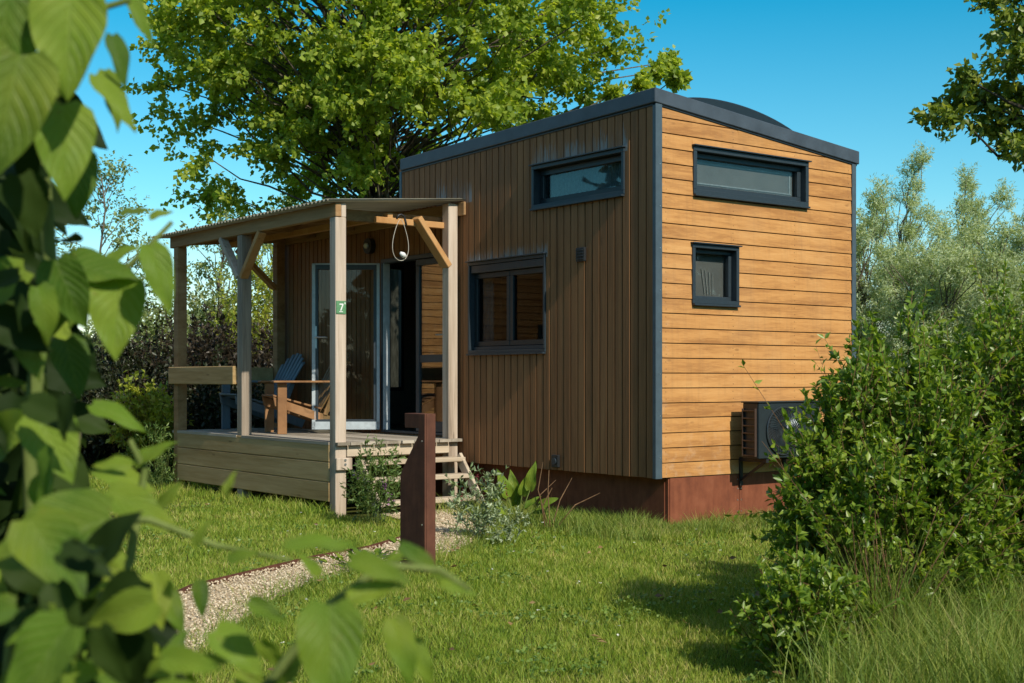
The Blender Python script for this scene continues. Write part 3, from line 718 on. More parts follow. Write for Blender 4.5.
# ------------------------------------------------------------------ marker post
mk = empty('marker_post', (.83, -2.85, 0), 'rusty folded steel marker post with notched top beside the gravel path', 'marker post')
prof = [(-.30, -.2), (0, -.2), (0, 1.03), (-.245, 1.03), (-.245, .935), (-.075, .935), (-.075, .89), (-.285, .64), (-.30, .60)]
mb = MB(); mb.prism(prof, 'y', .0, .012); mb.build('side_plate', M['corten_dark'], mk, .002)
MB().box(-.010, .002, .0125, .085, -.2, 1.031).build('front_plate', M['corten_dark'], mk, .002)
MB().box(-.245, -.0105, .0125, .085, 1.019, 1.0305).build('top_plate', M['corten_dark'], mk, .002)
for z_ in (.30, .85): MB().tube([(-.03, -.001, z_), (-.03, -.005, z_)], .006, 8).build('rivet', M['metal'], mk)

# ------------------------------------------------------------------ ground, path
def tris(name, V, Fc, mat, kind): 
    o = np_mesh(name, np.array(V), np.array(Fc), mat); tag(o, kind=kind); return o
gx = np.concatenate([np.linspace(-1500, -30, 8), np.linspace(-25, 25, 101), np.linspace(30, 1500, 8)])
V = []; 
for y in gx:
    for x in gx:
        z_ = .02 * mnoise.noise((x * .35, y * .35, 0)) if (abs(x) < 26 and abs(y) < 26) else -.02
        z_ -= .03
        V.append((x, y, z_))
n = len(gx); Fc = [(j * n + i, j * n + i + 1, (j + 1) * n + i + 1, (j + 1) * n + i) for j in range(n - 1) for i in range(n - 1)]
np_mesh('ground', np.array(V), np.array(Fc), M['soil'], smooth=True)['kind'] = 'structure'
# path centre line: from the lower left to the foot of the steps
LEFT = [(2.0, -5.75), (1.35, -5.05), (.65, -4.39), (-.05, -3.20), (-.28, -2.62), (-.9, -1.75), (-1.75, -1.28), (-2.35, -1.18)]
RIGHT = [(2.75, -5.45), (2.1, -4.9), (1.25, -4.19), (.74, -3.62), (.45, -3.1), (.25, -2.5), (-.12, -1.85), (-1.0, -.98), (-2.2, -.4)]
def resample(pl, n):
    pl = np.array(pl); d = np.r_[0, np.cumsum(np.linalg.norm(np.diff(pl, axis=0), axis=1))]; t_ = np.linspace(0, d[-1], n)
    return np.stack([np.interp(t_, d, pl[:, 0]), np.interp(t_, d, pl[:, 1])], 1)
Lp, Rp = resample(LEFT, 60), resample(RIGHT, 60)
V = []; Fc = []; K = 9
for a, b in zip(Lp, Rp):
    for k in range(K):
        q = k / (K - 1); p = a * (1 - q) + b * q; V.append((p[0], p[1], .012 + .012 * mnoise.noise((p[0] * 2, p[1] * 2, 3)) - .015 * (2 * q - 1) ** 4))
for i in range(59):
    for k in range(K - 1): Fc.append((i * K + k, i * K + k + 1, (i + 1) * K + k + 1, (i + 1) * K + k))
np_mesh('path', np.array(V), np.array(Fc), M['gravel'], smooth=True)['kind'] = 'structure'
poly = np.concatenate([Lp, Rp[::-1]])
def inside(pts, pg):
    x, y = pts[:, 0], pts[:, 1]; c = np.zeros(len(pts), bool); j = len(pg) - 1
    for i in range(len(pg)):
        xi, yi = pg[i]; xj, yj = pg[j]
        k = ((yi > y) != (yj > y)) & (x < (xj - xi) * (y - yi) / (yj - yi + 1e-12) + xi); c ^= k; j = i
    return c
# loose pebbles
q = rng.uniform((-2.4, -5.8), (3, -.2), (60000, 2)); q = q[inside(q, poly)][:9000]; N = len(q)
s = rng.uniform(.004, .011, N); octv = np.array([(1, 0, 0), (-1, 0, 0), (0, 1, 0), (0, -1, 0), (0, 0, .7), (0, 0, -.7)])
octf = np.array([(0, 2, 4), (2, 1, 4), (1, 3, 4), (3, 0, 4), (2, 0, 5), (1, 2, 5), (3, 1, 5), (0, 3, 5)])
V = (octv[None] * s[:, None, None] * rng.uniform(.7, 1.3, (N, 6, 1))) + np.c_[q, np.full(N, .022)][:, None, :]
np_mesh('gravel', V.reshape(-1, 3), (octf[None] + 6 * np.arange(N)[:, None, None]).reshape(-1, 3), M['pebble'])['kind'] = 'stuff'
mb = MB()
E_ = resample(LEFT[:7], 60)
for a, b in zip(E_, E_[1:]): mb.bar((a[0], a[1], -.005), (b[0], b[1], -.005), .007, .085)
tag(mb.build('path_edging', M['corten_dark']), 'thin rusty steel edging strip along the left side of the gravel path', 'edging')

# ------------------------------------------------------------------ foliage generators
def leafset(P_, D, size, asp, rs, fold=.25, jit=.5):
    "diamond leaves folded on the midrib; P_ base points, D directions"
    N = len(P_); D = D / (np.linalg.norm(D, axis=1, keepdims=True) + 1e-9)
    rv = rs.normal(size=(N, 3)); rv[:, 2] += .9
    S_ = np.cross(D, rv); S_ /= np.linalg.norm(S_, axis=1, keepdims=True) + 1e-9
    Nn = np.cross(S_, D); L_ = (size * rs.uniform(1 - jit * .6, 1 + jit * .5, N))[:, None]; Wd = L_ * asp * .5
    mid = P_ + D * L_ * .45
    v = np.stack([P_, mid + S_ * Wd + Nn * Wd * fold, P_ + D * L_ - Nn * L_ * .12, mid - S_ * Wd + Nn * Wd * fold], 1)
    f = np.arange(N)[:, None] * 4
    return v.reshape(-1, 3), np.concatenate([f + np.array([0, 2, 1]), f + np.array([0, 3, 2])], 0)

def sprays(C, rad, n_tw, n_lf, rs, up=.2, size=.1, asp=.7, out=None, squash=.8, droop=0.):
    "twigs radiating from cluster centres, leaves along each twig"
    C = np.asarray(C); rad = np.broadcast_to(np.asarray(rad, float), (len(C),))
    c = np.repeat(C, n_tw, 0); r_ = np.repeat(rad, n_tw)
    d = rs.normal(size=(len(c), 3)); d /= np.linalg.norm(d, axis=1, keepdims=True); d[:, 2] *= squash; d[:, 2] += up
    if out is not None: d += np.repeat(out, n_tw, 0) * .5
    ln = r_ * rs.uniform(.5, 1.15, len(c))
    t_ = rs.uniform(.12, 1, (len(c), n_lf)) ** .8
    P_ = c[:, None] + d[:, None] * (ln[:, None] * t_)[..., None]; P_[..., 2] -= droop * (ln[:, None] * t_) ** 1.5
    P_ += rs.normal(size=P_.shape) * size * .35
    D = d[:, None] * .55 + rs.normal(size=P_.shape) * .75; D[..., 2] -= .15 + droop
    return leafset(P_.reshape(-1, 3), D.reshape(-1, 3), size, asp, rs)

def limb(mb, a, b, r0, r1, rs, wob=.08, sag=0, n=5, seg=6):
    a = np.asarray(a, float); b = np.asarray(b, float); ln = np.linalg.norm(b - a); pts = []
    for k in range(n + 1):
        q = k / n; p = a + (b - a) * q
        if 0 < k < n: p = p + rs.normal(size=3) * wob * ln * .5
        p[2] += sag * ln * math.sin(math.pi * q); pts.append(p)
    mb.tube(pts, [r0 + (r1 - r0) * k / n for k in range(n + 1)], seg); return pts

def tree(name, base, clusters, rads, label, cat, lm, bm_, size, asp, n_tw, n_lf, trunk_r, top, seed, group=None, up=.2, squash=.8, droop=0., attach=.55, outk=True, limb_r=.014):
    rs = np.random.default_rng(seed); o = empty(name, base, label, cat, group); b = np.asarray(base, float)
    C_ = np.asarray(clusters, float); mb = MB()
    tp = limb(mb, (0, 0, -.3), np.array([rs.normal() * .2, rs.normal() * .2, top]), trunk_r, trunk_r * .25, rs, .03, 0, 8, 9)
    tp = np.array(tp)
    for c in C_:
        h = math.hypot(c[0], c[1]); z_ = max(.25 * top * .6, min(top * .97, c[2] - attach * h - .3))
        k = np.interp(z_, tp[:, 2], np.arange(len(tp))); p0 = np.array([np.interp(k, np.arange(len(tp)), tp[:, i]) for i in range(3)])
        ln = np.linalg.norm(c - p0); limb(mb, p0, c, min(trunk_r * .5, limb_r * ln + .008), .008, rs, .07, .06, 5, 5)
    mb.build('trunk', bm_, o, smooth=True)
    ctr = C_.mean(0); out = C_ - ctr; out /= np.linalg.norm(out, axis=1, keepdims=True) + 1e-6
    V, F_ = sprays(C_, rads, n_tw, n_lf, rs, up, size, asp, out if outk else None, squash, droop)
    np_mesh('crown', V, F_, lm, o); return o

def dome_clusters(n, c, rx, ry, rz, rs, inner=.35, lump=.25):
    d = rs.normal(size=(n, 3)); d /= np.linalg.norm(d, axis=1, keepdims=True)
    rr = rs.uniform(inner, 1, n) ** .6
    lmp = np.array([1 + lump * 1.6 * mnoise.noise(tuple(x * 1.7 + 5 * rx)) for x in d])
    return np.asarray(c) + d * (rr * lmp)[:, None] * np.array([rx, ry, rz])

def bush(name, base, rx, ry, h, n_st, lm, sm, size, asp, per, label, cat, seed, group=None, lean=(0, 0), side=3, up=.8, pw=.5):
    "many stems from the base, side twigs and leaves along them"
    rs = np.random.default_rng(seed); o = empty(name, base, label, cat, group); mb = MB(); Ps = []; Ds = []
    for i in range(n_st):
        a = rs.uniform(0, 2 * math.pi); e = rs.uniform(0, 1) ** pw; zz = math.sqrt(max(0, 1 - (e * .97) ** 2.2))
        lmp = 1 + .28 * mnoise.noise((math.cos(a) * 1.6 + seed, math.sin(a) * 1.6, zz * 2)) * 1.5 + rs.uniform(-.08, .12)
        tip = np.array([rx * e * math.cos(a) * lmp + lean[0], ry * e * math.sin(a) * lmp + lean[1], h * (.12 + .88 * zz) * lmp * rs.uniform(.82, 1.04)])
        b0 = np.array([rs.normal() * rx * .22, rs.normal() * ry * .22, -.05])
        ctrl = b0 * .5 + tip * .5 + np.array([tip[0] * .18, tip[1] * .18, -.05 * h]); tt = np.linspace(0, 1, 6)[:, None]
        pts = (1 - tt) ** 2 * b0 + 2 * tt * (1 - tt) * ctrl + tt ** 2 * tip
        mb.tube(pts, [max(.001, .006 * (1 - k / 5.2) * h / 1.6) for k in range(6)], 5)
        for s_ in range(side + 1):
            if s_ == 0: q0, q1 = tip, tip + (tip - ctrl) / np.linalg.norm(tip - ctrl) * .12 * h
            else:
                k = rs.uniform(.3, .98); q0 = (1 - k) ** 2 * b0 + 2 * k * (1 - k) * ctrl + k ** 2 * tip
                q1 = q0 + (rs.normal(size=3) * .7 + np.array([tip[0], tip[1], up * h]) / h) * .16 * h * rs.uniform(.5, 1.2)
                if q1[2] < .03: q1[2] = .05
            mb.tube([q0, q1], [.0025, .001], 4)
            t2 = rs.uniform(0, 1.02, per)[:, None]; Ps.append(q0 + (q1 - q0) * t2)
            Ds.append((q1 - q0) / np.linalg.norm(q1 - q0) * .6 + rs.normal(size=(per, 3)) * .55)
    mb.build('stems', sm, o, smooth=True)
    V, F_ = leafset(np.concatenate(Ps), np.concatenate(Ds), size, asp, rs, .3); np_mesh('foliage', V, F_, lm, o); return o

# ---- broad tree behind the house
rs = np.random.default_rng(3)
base = at(395, HY, 21.5); base[2] = 0
def rel(px, py, dd): return at(px, py, 21.5 + dd) - base
cl = []
for _ in range(2600):
    px, py, dd = rs.uniform(120, 690), rs.uniform(-170, 225), rs.uniform(-3.2, 3.2)
    cx, cy, rx, ry = 378, 10, 222, 192
    e = ((px - cx) / rx) ** 2 + ((py - cy) / ry) ** 2 + (dd / 3.6) ** 2
    nn = mnoise.noise((px * .012, py * .012, dd * .35)); lim = 1.0 + .55 * nn
    if e < lim and nn > -.42: cl.append(rel(px, py, dd))
    if len(cl) > 345: break
for px, py in ((640, 85), (655, 72), (668, 62), (675, 78), (620, 110), (610, 95), (170, 45), (190, 120), (215, 190), (240, 200), (300, 200), (330, 195), (370, 185), (400, 190), (165, 85), (205, 155)): cl.append(rel(px, py, rs.uniform(-1, 1)))
cl = np.array(cl)
rads = np.full(len(cl), .62); rads[-16:-10] = .24
tree('broadleaf_tree', base, cl, rads, 'large leafy broadleaf tree rising behind the porch and house', 'tree', M['maple'], M['bark'], .096, .85, 13, 24, .24, 9.0, 5, limb_r=.0055)
# ---- oak at the upper right
base = at(1190, HY, 15.0); base[2] = 0; rs = np.random.default_rng(9)
cl = []
for px, py in ((918, 118), (935, 122), (948, 100), (965, 112), (985, 118), (1000, 95), (975, 135), (1005, 140), (1015, 155), (1020, 120), (985, 70), (1010, 60), (990, 30), (1018, 20), (975, 10), (1000, -5), (945, 85), (1025, 85), (995, 150), (960, 95), (1035, 40), (1040, 140), (1012, 105), (1000, 45), (1030, 10)):
    cl.append(at(px + 26, py - 4, 15 + rs.uniform(-.5, .5)) - base)
cl = np.concatenate([np.array(cl), dome_clusters(60, (.75, .1, 6.5), 1.6, 1.7, 2.3, rs)])
rads = np.r_[np.full(25, .29), np.full(60, .5)]
tree('oak_tree', base, cl, rads, 'dark oak branches reaching in at the top right corner', 'tree', M['oak'], M['bark_dark'], .098, .62, 12, 17, .22, 7.5, 21, squash=.7)
# ---- willows behind on the right
for k, (px, topy, dp, wd_, lab) in enumerate([(872, 195, 27, 1.0, 'pale willow close against the right edge of the house'), (908, 142, 29, 1.1, 'tallest pale willow with feathery tip at the right of the house'),
        (965, 158, 30, 1.2, 'pointed pale willow second from the right edge of the picture'), (1022, 205, 28, 1.3, 'pale willow at the right edge of the picture below the oak'), (935, 215, 25, 1.2, 'lower rounded pale willow in front of the tall feathery ones'), (995, 232, 24, 1.2, 'broad low pale willow just above the green bush')]):
    base = at(px, HY, dp); base[2] = 0; top = 1.262 + (HY - topy) * dp / F; rs = np.random.default_rng(40 + k); cl = []; rd = []
    pl = [(rs.uniform(-1, 1) * wd_ * .95, rs.uniform(-1, 1) * wd_ * .6, (1.0 if m_ == 0 else rs.uniform(.6, .92)), rs.uniform(-.25, .25)) for m_ in range(7)]
    pl[0] = (0, 0, 1.0, .1)
    for j in range(150):
        ox, oy, th, ln = pl[j % 7]; q = rs.uniform(.08, 1.0); rr = (.85 * (1 - q) + .20) * rs.uniform(.1, 1.2); a = rs.uniform(0, 6.28); zz = .2 + (top * th - .25) * q
        cl.append((ox * (.45 + .55 * q) + ln * q * q + rr * math.cos(a), oy * (.45 + .55 * q) + rr * math.sin(a), zz)); rd.append(.26 + .26 * (1 - q))
    tree('willow_tree', base, np.array(cl), np.array(rd), lab, 'tree', M['willow'], M['bark'], .085, .22, 15, 19, .09, top * .55, 60 + k, 'pale willows behind the house', up=1.0, squash=.8, droop=.22, attach=1.6, outk=False, limb_r=.0022)
# ---- airy trees behind on the left
for k, (px, topy, dp, wd_, nc, lab) in enumerate([(100, 165, 38, 1.7, 46, 'thin airy tree at far left behind the foreground leaves'), (215, 185, 38, 2.0, 52, 'airy pale tree seen between the two left porch posts'), (283, 205, 42, 2.0, 66, 'airy pale tree showing beside the left wall end of the porch')]):
    base = at(px, HY, dp); base[2] = 0; top = 1.262 + (HY - topy) * dp / F; rs = np.random.default_rng(80 + k); cl = []
    for j in range(nc):
        q = rs.uniform(.12, 1); rr = wd_ * 1.2 * math.sin(math.pi * min(1, q * .8 + .15)) * rs.uniform(.2, 1.1); a = rs.uniform(0, 6.28)
        cl.append((rr * math.cos(a), rr * math.sin(a), top * q))
    tree('birch_tree', base, np.array(cl), np.full(nc, .6), lab, 'tree', M['backtree'], M['bark'], .12, .55, 8, 12, .07, top * .95, 90 + k, 'airy trees behind the hedge', up=.3, attach=.9, outk=False, limb_r=.007)
# ---- yellow green shrubs behind hedge
for k, (px, topy, dp, r_, lab) in enumerate([(200, 290, 38, 1.6, 'yellow green shrub behind the hedge between the left porch posts'), (272, 268, 36, 1.5, 'yellow green shrub rising behind the hedge beside the wall end'), (120, 318, 38, 1.7, 'yellow green shrub behind the hedge left of the porch'), (60, 330, 36, 1.8, 'green shrub at far left behind the foreground leaves'), (235, 300, 40, 1.8, 'yellow green shrub between the middle porch post and the wall end')]):
    base = at(px, HY, dp); base[2] = 0; h = 1.262 + (HY - topy) * dp / F
    bush('shrub', base, r_, r_, h * .9, 170, M['yellowbush'] if k in (1, 4) else M['backtree'], M['twig'], .12, .55, 10, lab, 'shrub', 100 + k, 'light shrubs behind the hedge', side=5)
# ---- dark hedge
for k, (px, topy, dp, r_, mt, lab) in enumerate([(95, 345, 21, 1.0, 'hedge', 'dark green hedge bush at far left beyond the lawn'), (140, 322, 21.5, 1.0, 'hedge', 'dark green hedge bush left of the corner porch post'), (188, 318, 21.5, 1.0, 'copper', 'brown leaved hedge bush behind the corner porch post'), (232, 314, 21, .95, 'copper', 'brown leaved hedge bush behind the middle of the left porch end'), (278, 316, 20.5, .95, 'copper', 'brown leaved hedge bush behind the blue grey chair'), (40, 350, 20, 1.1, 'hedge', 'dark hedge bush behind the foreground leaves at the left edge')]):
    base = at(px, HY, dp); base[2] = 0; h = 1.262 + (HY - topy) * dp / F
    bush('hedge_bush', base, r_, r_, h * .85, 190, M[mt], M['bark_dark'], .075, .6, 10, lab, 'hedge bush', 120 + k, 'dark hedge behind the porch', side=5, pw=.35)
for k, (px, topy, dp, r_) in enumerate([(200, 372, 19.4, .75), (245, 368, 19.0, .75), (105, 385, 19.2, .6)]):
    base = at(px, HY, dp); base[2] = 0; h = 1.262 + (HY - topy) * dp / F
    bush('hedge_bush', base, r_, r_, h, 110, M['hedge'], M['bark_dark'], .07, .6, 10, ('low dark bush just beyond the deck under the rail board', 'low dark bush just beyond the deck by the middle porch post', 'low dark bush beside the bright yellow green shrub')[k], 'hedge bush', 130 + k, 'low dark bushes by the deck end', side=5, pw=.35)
base = at(146, HY, 18.2); base[2] = 0
bush('bright_shrub', base, .42, .42, 1.13, 70, M['yellowbush'], M['twig'], .085, .6, 8, 'small bright yellow green shrub left of the deck corner', 'shrub', 141, side=4)
base = at(160, HY, 15.5); base[2] = 0
bush('tall_weed', base, .26, .24, .62, 30, M['feather'], M['stem_green'], .05, .3, 8, 'tall thin green weeds at the left corner of the deck', 'weeds', 142, side=3)

# ---- big bush on the right
bush('green_bush', at(897, HY, 6.6) * np.array([1, 1, 0]), .49, .56, 1.22, 460, M['bush'], M['twig'], .045, .5, 23, 'large glossy green bush in front of the air conditioner', 'bush', 150, 'green bushes at the right', side=6, pw=.42)
bush('green_bush', at(1035, HY, 7.1) * np.array([1, 1, 0]), .66, .70, 1.38, 520, M['bush'], M['twig'], .045, .5, 23, 'large green bush at the right edge of the picture', 'bush', 151, 'green bushes at the right', side=6, pw=.42)
bush('green_bush', at(806, HY, 5.85) * np.array([1, 1, 0]), .23, .28, .44, 120, M['bush'], M['twig'], .045, .48, 10, 'low leafy side growth at the left foot of the big bush', 'bush', 152, 'green bushes at the right', side=5)

# ---- out-of-frame woods added behind the viewer to darken reflections in the glass
rs = np.random.default_rng(66); a = rs.uniform(0, 2 * math.pi, 26000); fwa = math.atan2(FW[1], FW[0]); da = (a - fwa + math.pi) % (2 * math.pi) - math.pi
a = a[np.abs(da) > R(48)]; rr = rs.uniform(30, 36, len(a)); hgt = 7 + 2.2 * np.sin(a * 9) + 1.5 * np.sin(a * 23 + 1)
Pw = np.c_[CAM[0] + rr * np.cos(a), CAM[1] + rr * np.sin(a), hgt * rs.uniform(0, 1, len(a)) ** .8]
V, F_ = leafset(Pw, rs.normal(size=Pw.shape), .8, .8, rs); tag(np_mesh('added_far_woods', V, F_, M['hedge']), kind='stuff')
# ---- small plants
base = at(374, HY, 11.7); base[2] = 0
o = bush('flowering_plant', base, .25, .24, .60, 42, M['feather'], M['stem_green'], .05, .26, 10, 'feathery green plant with lilac flowers in front of the steps', 'plant', 160, side=4)
rs = np.random.default_rng(5); Pf = np.concatenate([np.array([rs.uniform(-.16, .2), rs.uniform(-.2, .1), z_]) + rs.normal(size=(26, 3)) * .018 for z_ in (.33, .28, .46, .42, .22)])
V, F_ = leafset(Pf, rs.normal(size=(len(Pf), 3)), .03, .5, rs); np_mesh('flower', V, F_, M['lilac'], o)
base = at(478, HY, 10.6); base[2] = 0
o = bush('sage_plant', base, .26, .22, .46, 24, M['sage'], M['stem_green'], .05, .36, 8, 'silvery plant with dark red flower spikes right of the marker post', 'plant', 161, side=4)
Pf = []
for _ in range(11):
    p = np.array([rs.uniform(-.2, .2), rs.uniform(-.16, .16), rs.uniform(.28, .42)]); Pf.append(p + np.array([0, 0, 1]) * np.linspace(0, .09, 14)[:, None] + rs.normal(size=(14, 3)) * .006)
Pf = np.concatenate(Pf); V, F_ = leafset(Pf, rs.normal(size=(len(Pf), 3)) + np.array([0, 0, .6]), .02, .5, rs); np_mesh('flower', V, F_, M['redspike'], o)
base = at(505, HY, 10.3); base[2] = 0
bush('silver_plant', base, .22, .16, .26, 16, M['sage'], M['stem_green'], .035, .35, 8, 'low silvery plant in front of the rusty plinth', 'plant', 162, side=3)

def big_leaf(rs, L_, Wd, curl, nu=6, nv=9, heart=.25):
    V = []; U = []
    for j in range(nv + 1):
        v = j / nv; w_ = Wd * .5 * (math.sin(math.pi * min(1, v ** .62 * 1.0)) ** .8) if v > 0 else 0
        w_ = Wd * .5 * max(0.0, (1 - v) ** .95 * (v + .015) ** .36) * 1.82
        for i in range(nu + 1):
            u = i / nu * 2 - 1; x = u * w_; back = -heart * Wd * .35 * abs(u) ** 1.5 * max(0, 1 - v * 4)
            z_ = abs(u) * w_ * .28 - curl * v * v * L_ * .45 + .035 * L_ * math.sin(v * 11 + u * 3 + L_ * 900) * abs(u)
            V.append((x, v * L_ + back, z_)); U.append((i / nu, v))
    Fc = [(j * (nu + 1) + i, j * (nu + 1) + i + 1, (j + 1) * (nu + 1) + i + 1, (j + 1) * (nu + 1) + i) for j in range(nv) for i in range(nu)]
    return np.array(V), np.array(U), np.array(Fc)

def place(V, pos, d, nrm):
    d = np.asarray(d, float); d /= np.linalg.norm(d); nrm = np.asarray(nrm, float); x = np.cross(d, nrm); x /= np.linalg.norm(x); z_ = np.cross(x, d)
    return V @ np.stack([x, d, z_]) + np.asarray(pos)

def leafy(name, base, items, mat, label, cat, stems, sm, group=None):
    "items: (pos, dir, normal, length, width, curl) in world space; one plant"
    rs = np.random.default_rng(2); o = empty(name, base, label, cat, group); b = np.asarray(base, float); Vs = []; Us = []; Fs = []; n = 0
    for p, d, nr, L_, W_, cu in items:
        V, U, F_ = big_leaf(rs, L_, W_, cu); Vs.append(place(V, p, d, nr) - b); Us.append(U); Fs.append(F_ + n); n += len(V)
    np_mesh('foliage', np.concatenate(Vs), np.concatenate(Fs), mat, o, True, np.concatenate(Us))
    mb = MB()
    for pts, r0, r1 in stems:
        k = len(pts); mb.tube([np.asarray(q) - b for q in pts], [r0 + (r1 - r0) * i / (k - 1) for i in range(k)], 7)
    if stems: mb.build('stems', sm, o, smooth=True)
    return o
# big leaved plant by the plinth
base = at(517, HY, 11.5); base[2] = 0; its = []; sts = []
for (px, py, dx, dz, L_) in ((508, 497, -.25, .8, .26), (522, 495, .35, .9, .24), (530, 490, .1, 1, .25), (500, 500, -.7, .6, .2), (515, 505, .1, .8, .22), (540, 505, .8, .4, .18), (525, 508, .3, .3, .17), (505, 512, -.5, .2, .17), (533, 512, .6, .1, .15), (518, 500, -.3, 1, .27)):
    p = at(px, py, 11.5 + rs.uniform(-.1, .1)); d = RT * dx + np.array([0, 0, dz]) - FW * rs.uniform(0, .5); nr = -FW + np.array([0, 0, .5]) + rs.normal(size=3) * .3
    its.append((p, d, nr, L_, L_ * .5, .5)); sts.append(([base + rs.normal(size=3) * .02, (base + p) / 2, p], .006, .003))
leafy('burdock_plant', base, its, M['broad'], 'plant with big upright green leaves against the rusty plinth', 'plant', sts, M['stem_green'])
base = at(548, HY, 11.3); base[2] = 0
o = empty('dry_stalks', base, 'bare reddish dry stalks beside the big leaved plant', 'dry stalks'); mb = MB()
for (a, b_, c_) in (((548, 515), (538, 490), (543, 462)), ((552, 515), (560, 500), (572, 478)), ((545, 515), (540, 495), (556, 480)), ((555, 518), (575, 505), (600, 493)), ((550, 515), (548, 492), (549, 470)), ((542, 495), (552, 488), (551, 498))):
    mb.tube([at(*a, 11.3) - base - np.array([0, 0, .1]), at(*b_, 11.3) - base, at(*c_, 11.35) - base], [.006, .005, .0025], 5)
mb.build('stalk', M['twig'], o)
# rosette weeds on the path edge
for k, (px, py, lab, r_, n_) in enumerate([(368, 572, 'leafy green weeds growing at the edge of the gravel path', .22, 60), (333, 566, 'small weed at the rusty path edging', .08, 10), (402, 560, 'leafy weed at the left foot of the marker post', .10, 12)]):
    dp = 1.262 * F / (py - HY); base = at(px, HY, dp); base[2] = 0; its = []
    for _ in range(n_):
        a = rs.uniform(0, 6.28); rr = rs.uniform(0, r_); p = base + np.array([rr * math.cos(a), rr * math.sin(a), rs.uniform(.02, .12)])
        its.append((p, (math.cos(a), math.sin(a), rs.uniform(.3, 1.2)), (rs.normal() * .3 - math.cos(a) * .6, rs.normal() * .3 - math.sin(a) * .6, 1), rs.uniform(.06, .11), rs.uniform(.03, .045), .6))
    leafy('weed', base, its, M['broad'], lab, 'weed', [], None, 'weeds along the path')

# ------------------------------------------------------------------ foreground leaves at the left
rs = np.random.default_rng(77)
def fl(px, py, dp, dx, dz, dt, L_, W_, nx_=0, nz=.2, cu=.4):
    "leaf whose base is near (px,py): direction right/up/toward, facing normal"
    p = at(px, py, dp); d = RT * dx + np.array([0, 0, dz]) - FW * dt
    nr = -FW * .8 + RT * nx_ + np.array([0, 0, nz]); return (p, d, nr, L_ * .93, W_ * .9, cu)
its = [
 fl(72, -8, 1.25, .0, -1, .25, .11, .092, .1, .3), fl(20, 55, 1.2, -.15, -1, .2, .12, .105, .2, .3), fl(62, 105, 1.3, .12, -1, .2, .10, .078, .4, .2),
 fl(125, -8, 1.4, .55, -.9, .0, .07, .026, .8, .1), fl(112, 35, 1.35, .35, -1, .1, .06, .03, .7, .1), fl(95, 75, 1.35, .75, -.85, .1, .075, .035, .2, .9),
 fl(105, 70, 1.4, .3, -1, 0, .07, .03, .7, .4), fl(30, -20, 1.3, -.3, -1, .1, .10, .09, .3, .2), fl(8, -10, 1.25, -.1, -1, .0, .11, .09, .5, .2), fl(75, 150, 1.45, .1, -1, .1, .08, .06, .5, .1),
 fl(60, 268, 1.5, 1, -.02, .2, .10, .07, .2, .8), fl(118, 278, 1.5, .05, -1, .35, .10, .085, .15, .3), fl(150, 245, 1.45, .35, -1, .1, .085, .045, .35, .2), fl(90, 262, 1.6, .9, -.5, .1, .085, .04, .0, .9),
 fl(70, 290, 1.55, -.6, -.9, .2, .09, .06, .2, .5), fl(25, 270, 1.5, -.7, -.5, .2, .10, .07, .2, .6), fl(20, 310, 1.45, .3, -.7, .3, .09, .06, .1, .7), fl(65, 340, 1.6, .3, -.8, .2, .08, .06, .4, .4),
 fl(40, 415, 1.35, .5, -.75, .35, .085, .075, .1, .6), fl(92, 405, 1.5, 1, -.35, .2, .075, .035, .1, .9), fl(135, 465, 1.4, .6, .42, .1, .055, .028, .1, .9), fl(132, 466, 1.4, -.95, .1, .1, .045, .028, .1, .9),
 fl(108, 492, 1.35, 1, -.45, .15, .09, .05, .0, .75), fl(110, 520, 1.15, -1, -.25, .3, .12, .10, -.1, .7), fl(30, 520, 1.1, .5, -.5, .3, .09, .07, .0, .7), fl(95, 470, 1.55, .95, -.2, .1, .08, .04, 0, .9),
 fl(70, 625, 1.0, -.55, -.7, .2, .085, .07, -.1, .6), fl(330, 605, 1.0, .05, -1, .35, .085, .065, .1, .5), fl(392, 618, 1.1, .35, -1, .1, .065, .035, .3, .4), fl(350, 560, 1.05, .6, -.15, .1, .055, .028, -.2, .8),
 fl(400, 545, 1.1, .6, -.4, .0, .06, .02, .3, .6), fl(285, 545, 1.0, .8, .1, .1, .06, .02, .1, .9), fl(215, 630, 1.1, .75, -.6, .1, .06, .04, 0, .8), fl(350, 600, 1.05, .5, .2, .0, .05, .028, 0, .9), fl(440, 585, 1.1, .6, -.1, 0, .035, .016, .1, .9),
 fl(165, 590, 1.3, .4, -.8, .2, .05, .03, .1, .6), fl(200, 580, 1.3, .1, -.9, .2, .04, .022, .1, .5), fl(108, 262, 1.7, .8, .5, .1, .05, .03, .1, .8), fl(120, 215, 1.6, .9, .25, 0, .04, .02, 0, .9), fl(150, 218, 1.6, .85, .35, 0, .03, .02, .1, .8),
]
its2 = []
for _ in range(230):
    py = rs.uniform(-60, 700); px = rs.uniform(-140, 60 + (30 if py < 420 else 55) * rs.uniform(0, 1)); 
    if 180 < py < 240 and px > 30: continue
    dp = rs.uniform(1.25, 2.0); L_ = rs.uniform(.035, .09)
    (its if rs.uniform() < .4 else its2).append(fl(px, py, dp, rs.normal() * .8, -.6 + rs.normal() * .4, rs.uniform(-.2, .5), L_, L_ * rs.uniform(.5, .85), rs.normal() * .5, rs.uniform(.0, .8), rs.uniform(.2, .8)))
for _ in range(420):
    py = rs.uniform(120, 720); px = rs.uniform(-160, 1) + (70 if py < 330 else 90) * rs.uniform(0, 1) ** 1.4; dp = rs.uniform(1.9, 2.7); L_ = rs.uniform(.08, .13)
    its2.append(fl(px, py, dp, rs.normal() * .8, -.6 + rs.normal() * .4, rs.uniform(-.2, .5), L_, L_ * rs.uniform(.6, .9), rs.normal() * .5, rs.uniform(.0, .8), rs.uniform(.2, .8)))
